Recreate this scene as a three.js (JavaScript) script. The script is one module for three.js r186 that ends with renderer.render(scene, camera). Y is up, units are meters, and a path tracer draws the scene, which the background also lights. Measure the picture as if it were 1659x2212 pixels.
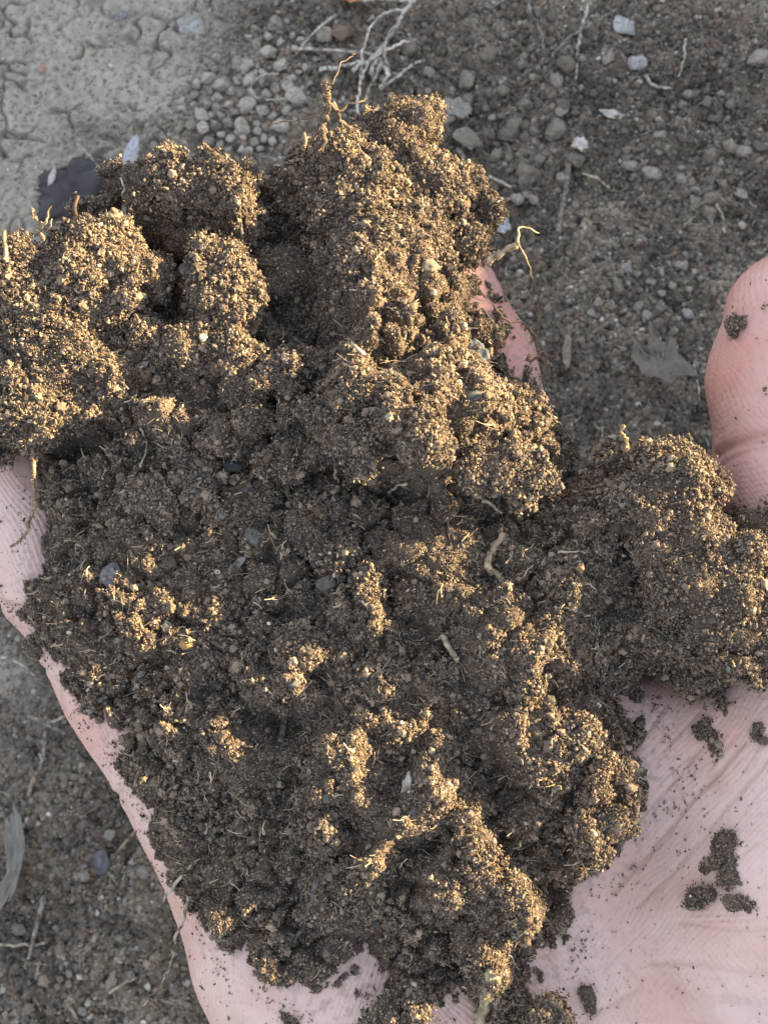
import * as THREE from 'three';
import { mergeGeometries } from 'three/addons/utils/BufferGeometryUtils.js';

// ------------------------------------------------------------------ camera, sky, sun, exposure
const scene = new THREE.Scene();
const VFOV = 50, TILT = 14 * Math.PI / 180, T = Math.tan(VFOV * Math.PI / 360), ASPECT = 767 / 1024;
const camera = new THREE.PerspectiveCamera(VFOV, ASPECT, 0.01, 200);
const REACH = 0.172;
camera.position.set(0, 0.19 + REACH * Math.cos(TILT), REACH * Math.sin(TILT));
camera.up.set(0, 0, -1);
camera.lookAt(0, 0.19, 0);
camera.focus = 0.168;
camera.userData.fStop = 60;
scene.add(camera);

const SUN_EL = 15.5 * Math.PI / 180, SUN_AZ = 14 * Math.PI / 180;   // low sun from the right, a little beyond the hand
const sunDir = new THREE.Vector3(Math.cos(SUN_EL) * Math.cos(SUN_AZ), Math.sin(SUN_EL), -Math.cos(SUN_EL) * Math.sin(SUN_AZ));
const sun = new THREE.DirectionalLight(new THREE.Color().setRGB(1.0, 0.75, 0.41), 4.4);
sun.target.position.set(0, 0.18, 0); sun.position.copy(sunDir).multiplyScalar(3).add(sun.target.position);
sun.castShadow = true; sun.shadow.mapSize.set(2048, 2048);
Object.assign(sun.shadow.camera, { left: -0.6, right: 0.6, top: 0.6, bottom: -0.6, near: 0.1, far: 8 });
scene.add(sun, sun.target);

{ // clear sky: pale warm horizon, light blue zenith, a soft aureole round the sun
  const W = 256, H = 128, d = new Float32Array(W * H * 4);
  for (let j = 0; j < H; j++) for (let i = 0; i < W; i++) {
    const el = (j + 0.5) / H * Math.PI - Math.PI / 2, az = ((i + 0.5) / W - 0.5) * 2 * Math.PI;
    const v = [Math.cos(el) * Math.cos(az), Math.sin(el), Math.cos(el) * Math.sin(az)];
    const up = Math.max(0, v[1]), c = v[0] * sunDir.x + v[1] * sunDir.y + v[2] * sunDir.z;
    const hz = Math.pow(1 - up, 3), glow = 0.5 * Math.exp((c - 1) * 14);
    const k = 4 * (j * W + i), S = 0.185;
    d[k] = S * (0.84 + 0.5 * hz + 1.0 * glow); d[k + 1] = S * (0.96 + 0.34 * hz + 0.75 * glow); d[k + 2] = S * (1.20 + 0.12 * hz + 0.4 * glow); d[k + 3] = 1;
  }
  const t = new THREE.DataTexture(d, W, H, THREE.RGBAFormat, THREE.FloatType);
  t.mapping = THREE.EquirectangularReflectionMapping; t.magFilter = t.minFilter = THREE.LinearFilter; t.needsUpdate = true;
  scene.background = t; scene.environment = t;
}
const renderer = new THREE.WebGLRenderer({ antialias: true });
renderer.setSize(767, 1024);
renderer.toneMapping = THREE.LinearToneMapping;
renderer.toneMappingExposure = 6.0;
renderer.shadowMap.enabled = true;

// ------------------------------------------------------------------ helpers
let seed = 12345;
const rnd = () => { seed = (seed * 1664525 + 1013904223) >>> 0; return seed / 4294967296; };
const rr = (a, b) => a + (b - a) * rnd();
const clamp = (x, a, b) => Math.min(b, Math.max(a, x)), mix = (a, b, t) => a + (b - a) * t;
const ss = (a, b, x) => { const t = clamp((x - a) / (b - a), 0, 1); return t * t * (3 - 2 * t); };
const PERM = new Uint8Array(512);
{ const p = [...Array(256).keys()]; for (let i = 255; i > 0; i--) { const j = Math.floor(rnd() * (i + 1)); [p[i], p[j]] = [p[j], p[i]]; } for (let i = 0; i < 512; i++) PERM[i] = p[i & 255]; }
const GR = [1,1,0, -1,1,0, 1,-1,0, -1,-1,0, 1,0,1, -1,0,1, 1,0,-1, -1,0,-1, 0,1,1, 0,-1,1, 0,1,-1, 0,-1,-1, 1,1,0, -1,1,0, 0,-1,1, 0,-1,-1];
const gd = (h, x, y, z) => { const k = (h & 15) * 3; return GR[k] * x + GR[k + 1] * y + GR[k + 2] * z; };
function noise(x, y, z) {
  const X0 = Math.floor(x), Y0 = Math.floor(y), Z0 = Math.floor(z); x -= X0; y -= Y0; z -= Z0;
  const X = X0 & 255, Y = Y0 & 255, Z = Z0 & 255, u = x * x * x * (x * (x * 6 - 15) + 10), v = y * y * y * (y * (y * 6 - 15) + 10), w = z * z * z * (z * (z * 6 - 15) + 10);
  const A = PERM[X] + Y, AA = PERM[A] + Z, AB = PERM[A + 1] + Z, B = PERM[X + 1] + Y, BA = PERM[B] + Z, BB = PERM[B + 1] + Z;
  return mix(mix(mix(gd(PERM[AA], x, y, z), gd(PERM[BA], x - 1, y, z), u), mix(gd(PERM[AB], x, y - 1, z), gd(PERM[BB], x - 1, y - 1, z), u), v),
    mix(mix(gd(PERM[AA + 1], x, y, z - 1), gd(PERM[BA + 1], x - 1, y, z - 1), u), mix(gd(PERM[AB + 1], x, y - 1, z - 1), gd(PERM[BB + 1], x - 1, y - 1, z - 1), u), v), w);
}
const fbm = (x, y, z, n) => { let s = 0, a = 1; for (let i = 0; i < n; i++) { s += a * noise(x, y, z); x = x * 2.03 + 7.1; y = y * 2.03 + 3.7; z = z * 2.03 + 1.3; a *= 0.5; } return s; };
const hash = (x, y) => { let h = (x * 374761393 + y * 668265263) | 0; h = Math.imul(h ^ (h >>> 13), 1274126177); return ((h ^ (h >>> 16)) >>> 0) / 4294967296; };
function worley(x, y) {            // distances to the two nearest of a jittered grid of points, and the id of the nearest
  const X = Math.floor(x), Y = Math.floor(y); let a = 9, b = 9, id = 0;
  for (let j = -1; j <= 1; j++) for (let i = -1; i <= 1; i++) {
    const cx = X + i, cy = Y + j, dx = cx + hash(cx, cy) - x, dy = cy + hash(cx + 91, cy - 57) - y, q = dx * dx + dy * dy;
    if (q < a) { b = a; a = q; id = hash(cx - 13, cy + 71); } else if (q < b) b = q;
  }
  return [Math.sqrt(a), Math.sqrt(b), id];
}
function worley3(x, y, z) {
  const X = Math.floor(x), Y = Math.floor(y), Z = Math.floor(z); let a = 9, b = 9, id = 0;
  for (let k = -1; k <= 1; k++) for (let j = -1; j <= 1; j++) for (let i = -1; i <= 1; i++) {
    const h = PERM[PERM[PERM[(X + i) & 255] + ((Y + j) & 255)] + ((Z + k) & 255)], h2 = PERM[h + 37], h3 = PERM[h + 91];
    const dx = X + i + 0.1 + h / 320 - x, dy = Y + j + 0.1 + h2 / 320 - y, dz = Z + k + 0.1 + h3 / 320 - z, q = dx * dx + dy * dy + dz * dz;
    if (q < a) { b = a; a = q; id = PERM[h + 150] / 255; } else if (q < b) b = q;
  }
  return [Math.sqrt(a), Math.sqrt(b), id];
}
// soil breaks up into rounded aggregates with crevices between them; returns a rise in metres (negative in a crevice)
function aggregates(x, y, z) {
  const wx = 0.0017 * noise(x * 280, y * 280, z * 280 + 7), wz = 0.0017 * noise(x * 330 + 5, y * 330, z * 330);
  const a = worley3((x + wx) * 175, (y - wx) * 175, (z + wz) * 175), b = worley3((x + wz) * 430 + 9, y * 430, (z + wx) * 430);
  const ca = 1 - ss(0.0, 0.28, a[1] - a[0]), cb = 1 - ss(0.0, 0.36, b[1] - b[0]), open = ss(-0.25, 0.3, noise(x * 70 + 3, y * 70, z * 70));
  return 0.0022 * (a[2] - 0.5) + 0.0014 * (b[2] - 0.5) - 0.0024 * ca * open - 0.0019 * cb * ss(-0.2, 0.45, noise(x * 140, y * 140 + 9, z * 140)) + 0.0016 * (0.42 - a[0]) + 0.0006 * (0.4 - b[0]);
}
// a picture position (the photograph taken as 1659 x 2212) on the level y = h
const PW = 1659, PH = 2212, ct = Math.cos(TILT), st = Math.sin(TILT), CP = camera.position;
function ray(px, py) { const x = (px / PW * 2 - 1) * T * ASPECT, y = (1 - py / PH * 2) * T; return new THREE.Vector3(x, -ct + y * st, -st - y * ct); }
function P(px, py, h) { const r = ray(px, py); return r.multiplyScalar((h - CP.y) / r.y).add(CP); }
function toPx(x, y, z) {
  const dx = x - CP.x, dy = y - CP.y, dz = z - CP.z, f = -dy * ct - dz * st, u = dy * st - dz * ct;
  return [(dx / f / (T * ASPECT) + 1) / 2 * PW, (1 - u / f / T) / 2 * PH];
}
const mpp = (h) => 2 * T * (CP.y - h) / ct / PH;      // metres per picture unit at level h
function inPoly(pl, x, y) { let c = false; for (let i = 0, j = pl.length - 1; i < pl.length; j = i++) { const [a, b] = pl[i], [p, q] = pl[j]; if ((b > y) !== (q > y) && x < (p - a) * (y - b) / (q - b) + a) c = !c; } return c; }
function polyDist(pl, x, y) {      // > 0 inside
  let m = 1e9; for (let i = 0, j = pl.length - 1; i < pl.length; j = i++) {
    const ax = pl[j][0], ay = pl[j][1], bx = pl[i][0] - ax, by = pl[i][1] - ay, t = clamp(((x - ax) * bx + (y - ay) * by) / (bx * bx + by * by), 0, 1);
    m = Math.min(m, Math.hypot(x - ax - t * bx, y - ay - t * by));
  } return inPoly(pl, x, y) ? m : -m;
}
function geo(pos, idx, col) {
  const g = new THREE.BufferGeometry();
  g.setAttribute('position', new THREE.BufferAttribute(pos instanceof Float32Array ? pos : new Float32Array(pos), 3));
  if (col) g.setAttribute('color', new THREE.BufferAttribute(col instanceof Float32Array ? col : new Float32Array(col), 3));
  g.setIndex(new THREE.BufferAttribute(new Uint32Array(idx), 1)); g.computeVertexNormals(); return g;
}
const used = {};
function numbered(n) { const k = used[n] = (used[n] ?? -1) + 1; return k ? n + '_' + String(k).padStart(3, '0') : n; }
const shade = (o) => { o.castShadow = o.receiveShadow = true; return o; };
function top(o, name, label, category, group, kind) {
  o.name = numbered(name); o.userData = { label, category };
  if (group) o.userData.group = group; if (kind) o.userData.kind = kind;
  scene.add(o); return o;
}
function child(o, name, parent, kind) { o.name = name; if (kind) o.userData.kind = kind; parent.add(o); return shade(o); }
const mat = (o) => new THREE.MeshStandardMaterial({ roughness: 0.95, ...o });

// naive surface nets over f < 0
function surfNets(f, lo, hi, cell) {
  const n = [0, 1, 2].map((k) => Math.ceil((hi[k] - lo[k]) / cell) + 1), [nx, ny, nz] = n, v = new Float32Array(nx * ny * nz);
  for (let k = 0, q = 0; k < nz; k++) for (let j = 0; j < ny; j++) for (let i = 0; i < nx; i++, q++) v[q] = f(lo[0] + i * cell, lo[1] + j * cell, lo[2] + k * cell);
  const id = new Int32Array(nx * ny * nz).fill(-1), pos = [], idx = [], off = [0, 1, nx, nx + 1, nx * ny, nx * ny + 1, nx * ny + nx, nx * ny + nx + 1];
  const E = [[0,1],[2,3],[4,5],[6,7],[0,2],[1,3],[4,6],[5,7],[0,4],[1,5],[2,6],[3,7]];
  for (let k = 0; k < nz - 1; k++) for (let j = 0; j < ny - 1; j++) for (let i = 0; i < nx - 1; i++) {
    const q = i + nx * (j + ny * k); let m = 0; for (let c = 0; c < 8; c++) if (v[q + off[c]] < 0) m |= 1 << c;
    if (m === 0 || m === 255) continue;
    let x = 0, y = 0, z = 0, s = 0;
    for (const [a, b] of E) { const A = (m >> a) & 1, B = (m >> b) & 1; if (A === B) continue; const va = v[q + off[a]], vb = v[q + off[b]], t = va / (va - vb);
      x += mix(a & 1, b & 1, t); y += mix((a >> 1) & 1, (b >> 1) & 1, t); z += mix(a >> 2, b >> 2, t); s++; }
    id[q] = pos.length / 3; pos.push(lo[0] + (i + x / s) * cell, lo[1] + (j + y / s) * cell, lo[2] + (k + z / s) * cell);
  }
  const quad = (a, b, c, d, flip) => { if (a < 0 || b < 0 || c < 0 || d < 0) return; flip ? idx.push(a, c, b, a, d, c) : idx.push(a, b, c, a, c, d); };
  for (let k = 1; k < nz - 1; k++) for (let j = 1; j < ny - 1; j++) for (let i = 1; i < nx - 1; i++) {
    const q = i + nx * (j + ny * k), s = v[q] < 0;
    if (s !== v[q + 1] < 0) quad(id[q - nx - nx * ny], id[q - nx * ny], id[q], id[q - nx], !s);
    if (s !== v[q + nx] < 0) quad(id[q - 1 - nx * ny], id[q - 1], id[q], id[q - nx * ny], !s);
    if (s !== v[q + nx * ny] < 0) quad(id[q - 1 - nx], id[q - nx], id[q], id[q - 1], !s);
  }
  return { pos, idx };
}
const smin = (a, b, k) => { const h = Math.max(k - Math.abs(a - b), 0) / k; return Math.min(a, b) - h * h * k * 0.25; };

// ------------------------------------------------------------------ the ground
const BANK_X = 1.3, BANK_H = 0.548;      // a bank of earth to the right of the picture, whose shade lies over the ground
const crust = (px, py) => ss(-230, 260, (430 - px) * 0.9 + (300 - py) * 0.35 + 240 * fbm(px / 230, py / 230, 5, 4));   // dry cracked crust (1) or loose crumbly soil (0)
// the loose soil lies in drier grey and moister brown patches
function dryness(x, z, m) { return clamp(0.47 + 0.75 * m + 0.35 * noise(x * 150, 6, z * 150), 0, 1); }
function groundH(x, z, fine = true) {
  const bank = BANK_H * ss(0.32, BANK_X, x) * (1 + 0.02 * noise(z * 1.7, 4.4, 0)) - 0.25 * ss(BANK_X + 0.2, 3.5, x) * 1;
  let y = bank + 0.006 * noise(x * 14, 0.3, z * 14);
  if (!fine) return y + 0.004 * noise(x * 40, 8, z * 40);
  const [px, py] = toPx(x, 0, z), c = crust(px, py);
  const w = worley(x * 70 + 0.9 * noise(x * 90, 1, z * 90), z * 70 + 0.9 * noise(x * 90, 9, z * 90)), cr = ss(0, 0.12, w[1] - w[0] - 0.02) - 1;
  const dn = 1; const w2 = worley(x * 260, z * 260), w3 = worley(x * 620 + 5, z * 620);
  y += c * (0.0042 * cr * ss(-0.15, 0.2, noise(x * 45, 3, z * 45)) + 0.0013 * fbm(x * 190, 2, z * 190, 4) + 0.0011 * (0.5 - w3[0]) * ss(-.3, .2, noise(x * 90, 13, z * 90)) + 0.0012 * (0.5 - w2[0]) * w2[2]);
  y += (1 - c) * (0.0046 * fbm(x * 75, 2, z * 75, 4) + 0.0026 * (0.6 - w2[0]) * (0.3 + w2[2]) + 0.0013 * (0.6 - w3[0]));
  return y;
}
{
  const axis = (c, half, step, far) => { const a = []; for (let t = -half; t <= half; t += step) a.push(c + t); let s = step, t = half; while (t < far) { s *= 1.22; t += s; a.push(c + t); a.unshift(c - t); } return a; };
  const xs = axis(0, 0.165, 0.00052, 40), zs = axis(-0.045, 0.215, 0.00052, 40), nx = xs.length, nz = zs.length;
  const pos = new Float32Array(nx * nz * 3), col = new Float32Array(nx * nz * 3), idx = [];
  for (let j = 0, q = 0; j < nz; j++) for (let i = 0; i < nx; i++, q++) {
    const x = xs[i], z = zs[j], near = Math.abs(x) < 0.2 && Math.abs(z + 0.045) < 0.25;
    pos[3 * q] = x; pos[3 * q + 1] = groundH(x, z, near); pos[3 * q + 2] = z;
    let c = 0.3; if (near) { const [px, py] = toPx(x, 0, z); c = crust(px, py); }
    const m = fbm(x * 22, 5, z * 22, 3), f = noise(x * 420, 2, z * 420), k = 1 + 0.30 * f + 0.25 * m;
    const wet = near ? dryness(x, z, m) : 0.5;
    col[3 * q] = mix(mix(0.120, 0.285, wet), 0.375, c) * k; col[3 * q + 1] = mix(mix(0.092, 0.245, wet), 0.34, c) * k; col[3 * q + 2] = mix(mix(0.066, 0.192, wet), 0.275, c) * k;
    if (i && j) idx.push(q - nx - 1, q - 1, q - nx, q - nx, q - 1, q);
  }
  const g = shade(new THREE.Mesh(geo(pos, idx, col), mat({ vertexColors: true, roughness: 1 })));
  top(g, 'ground', 'dry grey brown bare soil far below the hand', 'ground', null, 'structure');
}

// ------------------------------------------------------------------ crumbs: irregular grains and curled flakes shared by everything made of soil
function roughen(g, amp, freq, sd) {
  const p = g.attributes.position, v = new THREE.Vector3();
  for (let i = 0; i < p.count; i++) { v.fromBufferAttribute(p, i); const k = 1 + amp * fbm(v.x * freq + sd, v.y * freq + sd * 2, v.z * freq, 2); p.setXYZ(i, v.x * k, v.y * k, v.z * k); }
  g.computeVertexNormals(); return g;
}
function ico(detail) {     // a welded icosphere
  const g = new THREE.IcosahedronGeometry(1, detail), p = g.attributes.position, m = new Map(), pos = [], idx = [];
  for (let i = 0; i < p.count; i++) { const k = [p.getX(i), p.getY(i), p.getZ(i)].map((t) => t.toFixed(4)).join(); if (!m.has(k)) { m.set(k, pos.length / 3); pos.push(p.getX(i), p.getY(i), p.getZ(i)); } idx.push(m.get(k)); }
  return geo(pos, idx);
}
const grainGeos = [];
for (let i = 0; i < 4; i++) { const g = roughen(ico(1), 1.0, 1.5, i * 11.3 + 2); g.scale(rr(0.75, 1.25), rr(0.6, 0.9), rr(0.8, 1.3)); g.computeVertexNormals(); grainGeos.push(g); }
function tubePath(pts, rad, sides, rough = 0, sd = 0) {   // pts: Vector3 list, rad(t): metres
  const n = pts.length, pos = [], idx = [], t = new THREE.Vector3(), a = new THREE.Vector3(), b = new THREE.Vector3(), ref = new THREE.Vector3(0.31, 0.9, 0.27).normalize();
  for (let i = 0; i < n; i++) {
    t.copy(pts[Math.min(i + 1, n - 1)]).sub(pts[Math.max(i - 1, 0)]).normalize();
    a.crossVectors(t, ref); if (a.lengthSq() < 1e-4) a.set(1, 0, 0); a.normalize(); b.crossVectors(t, a);
    for (let k = 0; k < sides; k++) { const ph = k / sides * 2 * Math.PI, r = rad(i / (n - 1)) * (1 + rough * noise(i * 0.8 + sd, k * 1.3, sd)); pos.push(pts[i].x + r * (a.x * Math.cos(ph) + b.x * Math.sin(ph)), pts[i].y + r * (a.y * Math.cos(ph) + b.y * Math.sin(ph)), pts[i].z + r * (a.z * Math.cos(ph) + b.z * Math.sin(ph))); }
    if (i) for (let k = 0; k < sides; k++) { const p = (i - 1) * sides + k, q = (i - 1) * sides + (k + 1) % sides; idx.push(p, q, p + sides, q, q + sides, p + sides); }
  }
  for (const [e, s] of [[0, 0], [n - 1, 1]]) { const c = pos.length / 3; pos.push(pts[e].x, pts[e].y, pts[e].z); for (let k = 0; k < sides; k++) { const p = e * sides + k, q = e * sides + (k + 1) % sides; s ? idx.push(p, q, c) : idx.push(q, p, c); } }
  return geo(pos, idx);
}
const curlGeos = [];
for (let i = 0; i < 3; i++) {   // short curled slivers of root and humus
  const pts = [], bend = rr(1.2, 2.8); for (let k = 0; k <= 5; k++) { const s = k / 5 - 0.5; pts.push(new THREE.Vector3(Math.sin(s * bend) * 1.1, 0.35 * (1 - Math.cos(s * bend)) + 0.12 * Math.sin(k * 2 + i), 0.25 * Math.sin(k * 1.3 + i))); }
  curlGeos.push(tubePath(pts, (t) => 0.24 * (0.45 + 0.75 * Math.sin(Math.PI * clamp(t, 0.08, 0.92))), 5, 0.5, i));
}
const clodlets = [0].map((i) => { const g = roughen(roughen(ico(3), 0.55, 1.4, i * 7 + 4), 0.22, 4.5, i + 9); g.scale(1, 0.8, 1.1); g.computeVertexNormals(); return g; });
const plates = [0].map((i) => { const g = roughen(ico(1), 0.9, 1.4, i * 5 + 21); g.scale(1.25, 0.32, 0.9); g.computeVertexNormals(); return g; });
const crumbGeos = [...grainGeos, ...curlGeos, ...clodlets, ...plates];
const sieve = (x, y, z) => Math.exp(0.26 * clamp(noise(x * 75, y * 75, z * 75) * 2.2 + noise(x * 240 + 3, y * 240, z * 240), -1, 1));
const crumbMat = mat({ roughness: 1 });
const soilTone = () => {        // moist humus with a few mineral grains
  const u = rnd(), k = Math.exp(rr(-0.5, 0.42));
  if (u < 0.028) return [0.46 * k, 0.39 * k, 0.29 * k];
  if (u < 0.06) return [0.17 * k, 0.165 * k, 0.15 * k];
  if (u < 0.08) return [0.21 * k, 0.135 * k, 0.085 * k];
  if (u < 0.26) return [0.065 * k, 0.053 * k, 0.043 * k];
  return [0.228 * k, 0.176 * k, 0.126 * k];
};
const dryTone = () => {
  const u = rnd(), k = Math.exp(rr(-0.45, 0.35));
  if (u < 0.055) return [0.42 * k, 0.385 * k, 0.32 * k];
  if (u < 0.09) return [0.22 * k, 0.15 * k, 0.11 * k];
  if (u < 0.22) return [0.07 * k, 0.062 * k, 0.054 * k];
  return [0.215 * k, 0.176 * k, 0.131 * k];
};
const M4 = new THREE.Matrix4(), Q = new THREE.Quaternion(), V = new THREE.Vector3(), SC = new THREE.Vector3(), C3 = new THREE.Color();
// list: [x, y, z, size, [r, g, b], kind?]; one stuff part per crumb shape
function strew(list, parent, name) {
  const by = crumbGeos.map(() => []);
  for (const c of list) by[c[5] ?? (c[3] > 0.00040 ? 7 : rnd() < 0.36 ? Math.floor(rnd() * 4) : rnd() < 0.74 ? 4 + Math.floor(rnd() * 3) : 8)].push(c);
  by.forEach((l, i) => {
    if (!l.length) return;
    const im = new THREE.InstancedMesh(crumbGeos[i], crumbMat, l.length);
    l.forEach((c, k) => {
      Q.set(rr(-1, 1), rr(-1, 1), rr(-1, 1), rr(-1, 1)).normalize();
      M4.compose(V.set(c[0], c[1], c[2]), Q, SC.set(c[3] * rr(0.75, 1.3), c[3] * rr(0.75, 1.3), c[3] * rr(0.75, 1.3)));
      im.setMatrixAt(k, M4); im.setColorAt(k, C3.setRGB(...c[4]));
    });
    child(im, name, parent, 'stuff');
  });
}
// crumbs heap up in small clusters with gaps between them
const cluster = (x, y, z) => 0.0013 * clamp(noise(x * 880, y * 880, z * 880) * 1.9 + 0.22 + 0.6 * noise(x * 210, y * 210, z * 210), 0, 1);
const crumbSize = () => { const u = rnd(); return u < 0.84 ? rr(0.000085, 0.00019) : u < 0.9955 ? rr(0.00018, 0.0003) : rr(0.00038, 0.0006); };

// ------------------------------------------------------------------ the heap of loose soil on the palm
const heapPoly = [[640, 420], [700, 360], [800, 330], [900, 320], [1005, 400], [1050, 480], [1072, 590], [1106, 690], [1148, 765], [1168, 840], [1203, 905], [1235, 940], [1262, 1000], [1330, 1060], [1450, 1120],
  [1500, 1250], [1470, 1380], [1378, 1450], [1385, 1530], [1400, 1590], [1425, 1660], [1428, 1712], [1362, 1772], [1340, 1855], [1238, 1920], [1248, 1985], [1202, 2080], [1192, 2140], [1170, 2260], [1040, 2275], [1025, 2200], [960, 2175], [905, 2195], [870, 2180], [810, 2165],
  [730, 2175], [640, 2135], [550, 2092], [478, 2042], [425, 1940], [408, 1955], [375, 1890], [335, 1800], [330, 1722], [262, 1660], [255, 1570], [155, 1480], [110, 1390], [45, 1305], [62, 1205], [88, 1120], [70, 1030],
  [60, 930], [40, 760], [60, 620], [200, 540], [320, 470], [430, 420], [540, 385], [590, 378]];
// swells of the heap: [px, py, rx, ry, turn in degrees, height mm]
const swells = [
  [780, 640, 190, 330, -8, 9.0], [920, 700, 150, 240, -14, 4.0], [700, 880, 330, 110, 0, 4.8], [760, 890, 60, 50, -10, 2.2], [540, 2005, 60, 55, 0, 3.0], [660, 900, 26, 40, 0, -3.5], [820, 930, 24, 44, 20, -3.5], [580, 850, 24, 30, 0, -3], [700, 840, 30, 24, 0, -3], [880, 870, 22, 40, -15, -3], [600, 940, 40, 20, 10, -3], [740, 1010, 40, 22, -10, -3], [1000, 960, 190, 110, -20, 9.5], [1130, 960, 110, 120, 30, 4.5], [880, 1010, 120, 90, 0, 4],
  [300, 700, 260, 230, 0, 7], [250, 900, 200, 120, 0, 4.0], [640, 600, 70, 180, -8, -5.5], [600, 700, 90, 70, 0, -4], [370, 610, 40, 80, 0, -7], [720, 760, 60, 45, 0, -5], [370, 860, 60, 45, 0, -5], [200, 950, 120, 30, -20, -6],
  [920, 1190, 110, 65, 5, 4.5], [1060, 1250, 160, 200, 0, 3.0], [1220, 1330, 190, 210, 20, 4.0], [760, 1300, 60, 90, -10, 3.2], [720, 1200, 45, 55, 0, 3.5], [800, 1270, 26, 80, -12, 3.6], [815, 1370, 30, 40, 0, 2.6],
  [960, 1300, 80, 50, 20, 3.2], [1010, 1390, 50, 80, -20, 3.0], [1090, 1420, 60, 80, -30, 4.2], [1200, 1270, 35, 80, -10, 4.0], [1280, 1420, 110, 110, 0, 3.0],
  [635, 1500, 60, 45, 15, 3.4], [790, 1510, 55, 90, 20, 4.6], [860, 1580, 45, 40, 0, 3.4], [725, 1680, 60, 110, 14, 5.0], [705, 1790, 40, 45, 0, 3.8], [790, 1740, 30, 50, -25, 3.6], [820, 1790, 45, 45, 0, 3],
  [900, 1490, 80, 60, 0, 3.5], [945, 1660, 40, 100, -8, 4.2], [905, 1760, 60, 55, 0, 3.5], [1010, 1770, 45, 110, -20, 4.6], [1080, 1600, 50, 60, 0, 3.6], [1140, 1620, 80, 90, 0, 4.4], [1200, 1690, 90, 110, -20, 4.4],
  [1290, 1640, 70, 100, -10, 4.2], [1330, 1720, 60, 80, 0, 4.2], [1240, 1860, 50, 60, 0, 3.0], [1020, 1930, 70, 110, -20, 5.2], [1100, 1960, 60, 90, -15, 5.0], [950, 1920, 40, 60, 0, 3.8], [1150, 1980, 40, 50, 0, 3.4],
  [1060, 2080, 40, 80, 12, 4.6], [880, 2130, 40, 50, 0, 3.4], [330, 1100, 120, 80, 0, 2.5], [150, 1080, 60, 60, 0, 3], [250, 1230, 140, 110, 0, 2], [480, 1100, 130, 70, -25, 2.2], [420, 960, 120, 60, 10, 2.4], [620, 1080, 90, 70, 0, 3],
  [610, 1580, 42, 45, 0, -4.5], [560, 1545, 60, 26, -10, -3.2], [870, 1690, 36, 60, 0, -3], [1085, 1690, 36, 46, 0, -4], [1340, 1480, 70, 60, 30, -4.5], [860, 1070, 50, 24, 0, -4], [700, 1030, 60, 22, 0, -3], [560, 1100, 30, 40, 0, -3.2],
  [720, 1845, 26, 18, 0, -3.5], [745, 1570, 24, 40, 30, -2.4], [985, 2040, 34, 50, 0, -3], [1180, 1900, 40, 40, 0, -2.6], [470, 1490, 60, 20, 20, -2], [260, 1580, 20, 20, 0, -2.4], [330, 1560, 20, 20, 0, -2.4]];
for (let i = 0; i < 130; i++) { const x = rr(90, 1380), y = rr(930, 2120), r = rr(20, 48); swells.push([x, y, r * rr(0.8, 1.3), r, rr(0, 180), rr(0.8, 2.6) * (x < 620 ? 0.8 : 1)]); }   // loose clumps lying about
swells.push([1270, 1080, 90, 90, 0, 4.5], [1300, 1180, 90, 90, 0, 4]);
const swellK = swells.map(([x, y, rx, ry, a, h]) => [x, y, 1 / rx, 1 / ry, Math.cos(a * Math.PI / 180), Math.sin(a * Math.PI / 180), h * 0.001]);
const heapEdge = (px, py) => (py > 1250 ? (px < 900 ? 25 : 14) : 6) + polyDist(heapPoly, px + 16 * noise(px / 38, py / 38, 3) + 10 * noise(px / 14, py / 14, 6), py + 16 * noise(px / 38, py / 38, 9) + 10 * noise(px / 14, py / 14, 2));
const edgeAt = (x, z) => heapEdge(...toPx(x, 0.1805, z));
function heapH(x, z, e) {
  const [px, py] = toPx(x, 0.186, z); if (e === undefined) e = edgeAt(x, z);
  let y = 0.1765 + 0.0048 * ss(-6, 50, e) + 0.0046 * ss(30, 260, e) + 0.0010 * ss(600, 200, px) * ss(1250, 1400, py) - 0.0018 * ss(900, 1700, py) * ss(900, 300, px);
  for (const s of swellK) {
    const dx = px - s[0], dy = py - s[1], u = (dx * s[4] + dy * s[5]) * s[2], v = (dy * s[4] - dx * s[5]) * s[3], q = u * u + v * v;
    if (q < 5) y += s[6] * Math.exp(-q * q * 0.55 - q * 0.35) * ss(-4, 40, e);
  }
  const rough = ss(-14, 25, e);
  y += rough * (aggregates(x, 0.18, z) + 0.0007 + 0.0034 * fbm(x * 110, 4, z * 110, 3));
  if (e < 0) y -= 0.008 * Math.min(1.4, -e / 14);
  return y;
}
function soilCol(x, y, z) {
  const k = 1 + 0.35 * noise(x * 900, y * 900, z * 900) + 0.25 * fbm(x * 130, y * 130, z * 130, 2);
  return [0.115 * k, 0.088 * k, 0.064 * k];
}
// heights of the heap on a grid, for everything laid on it
const HG = { x0: -0.075, z0: -0.075, s: 0.00025, nx: 560, nz: 680 };
HG.e = new Float32Array(HG.nx * HG.nz); HG.y = new Float32Array(HG.nx * HG.nz);
for (let j = 0, q = 0; j < HG.nz; j++) for (let i = 0; i < HG.nx; i++, q++) { const x = HG.x0 + i * HG.s, z = HG.z0 + j * HG.s, q0 = 0; HG.e[q] = edgeAt(x, z); HG.y[q] = HG.e[q] > -24 ? heapH(x, z, HG.e[q]) : 0.16; }
function heapAt(x, z) { const u = clamp((x - HG.x0) / HG.s, 0, HG.nx - 2), v = clamp((z - HG.z0) / HG.s, 0, HG.nz - 2), i = Math.floor(u), j = Math.floor(v), q = j * HG.nx + i, a = u - i, b = v - j; return [mix(mix(HG.y[q], HG.y[q + 1], a), mix(HG.y[q + HG.nx], HG.y[q + HG.nx + 1], a), b), HG.e[q]]; }
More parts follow.
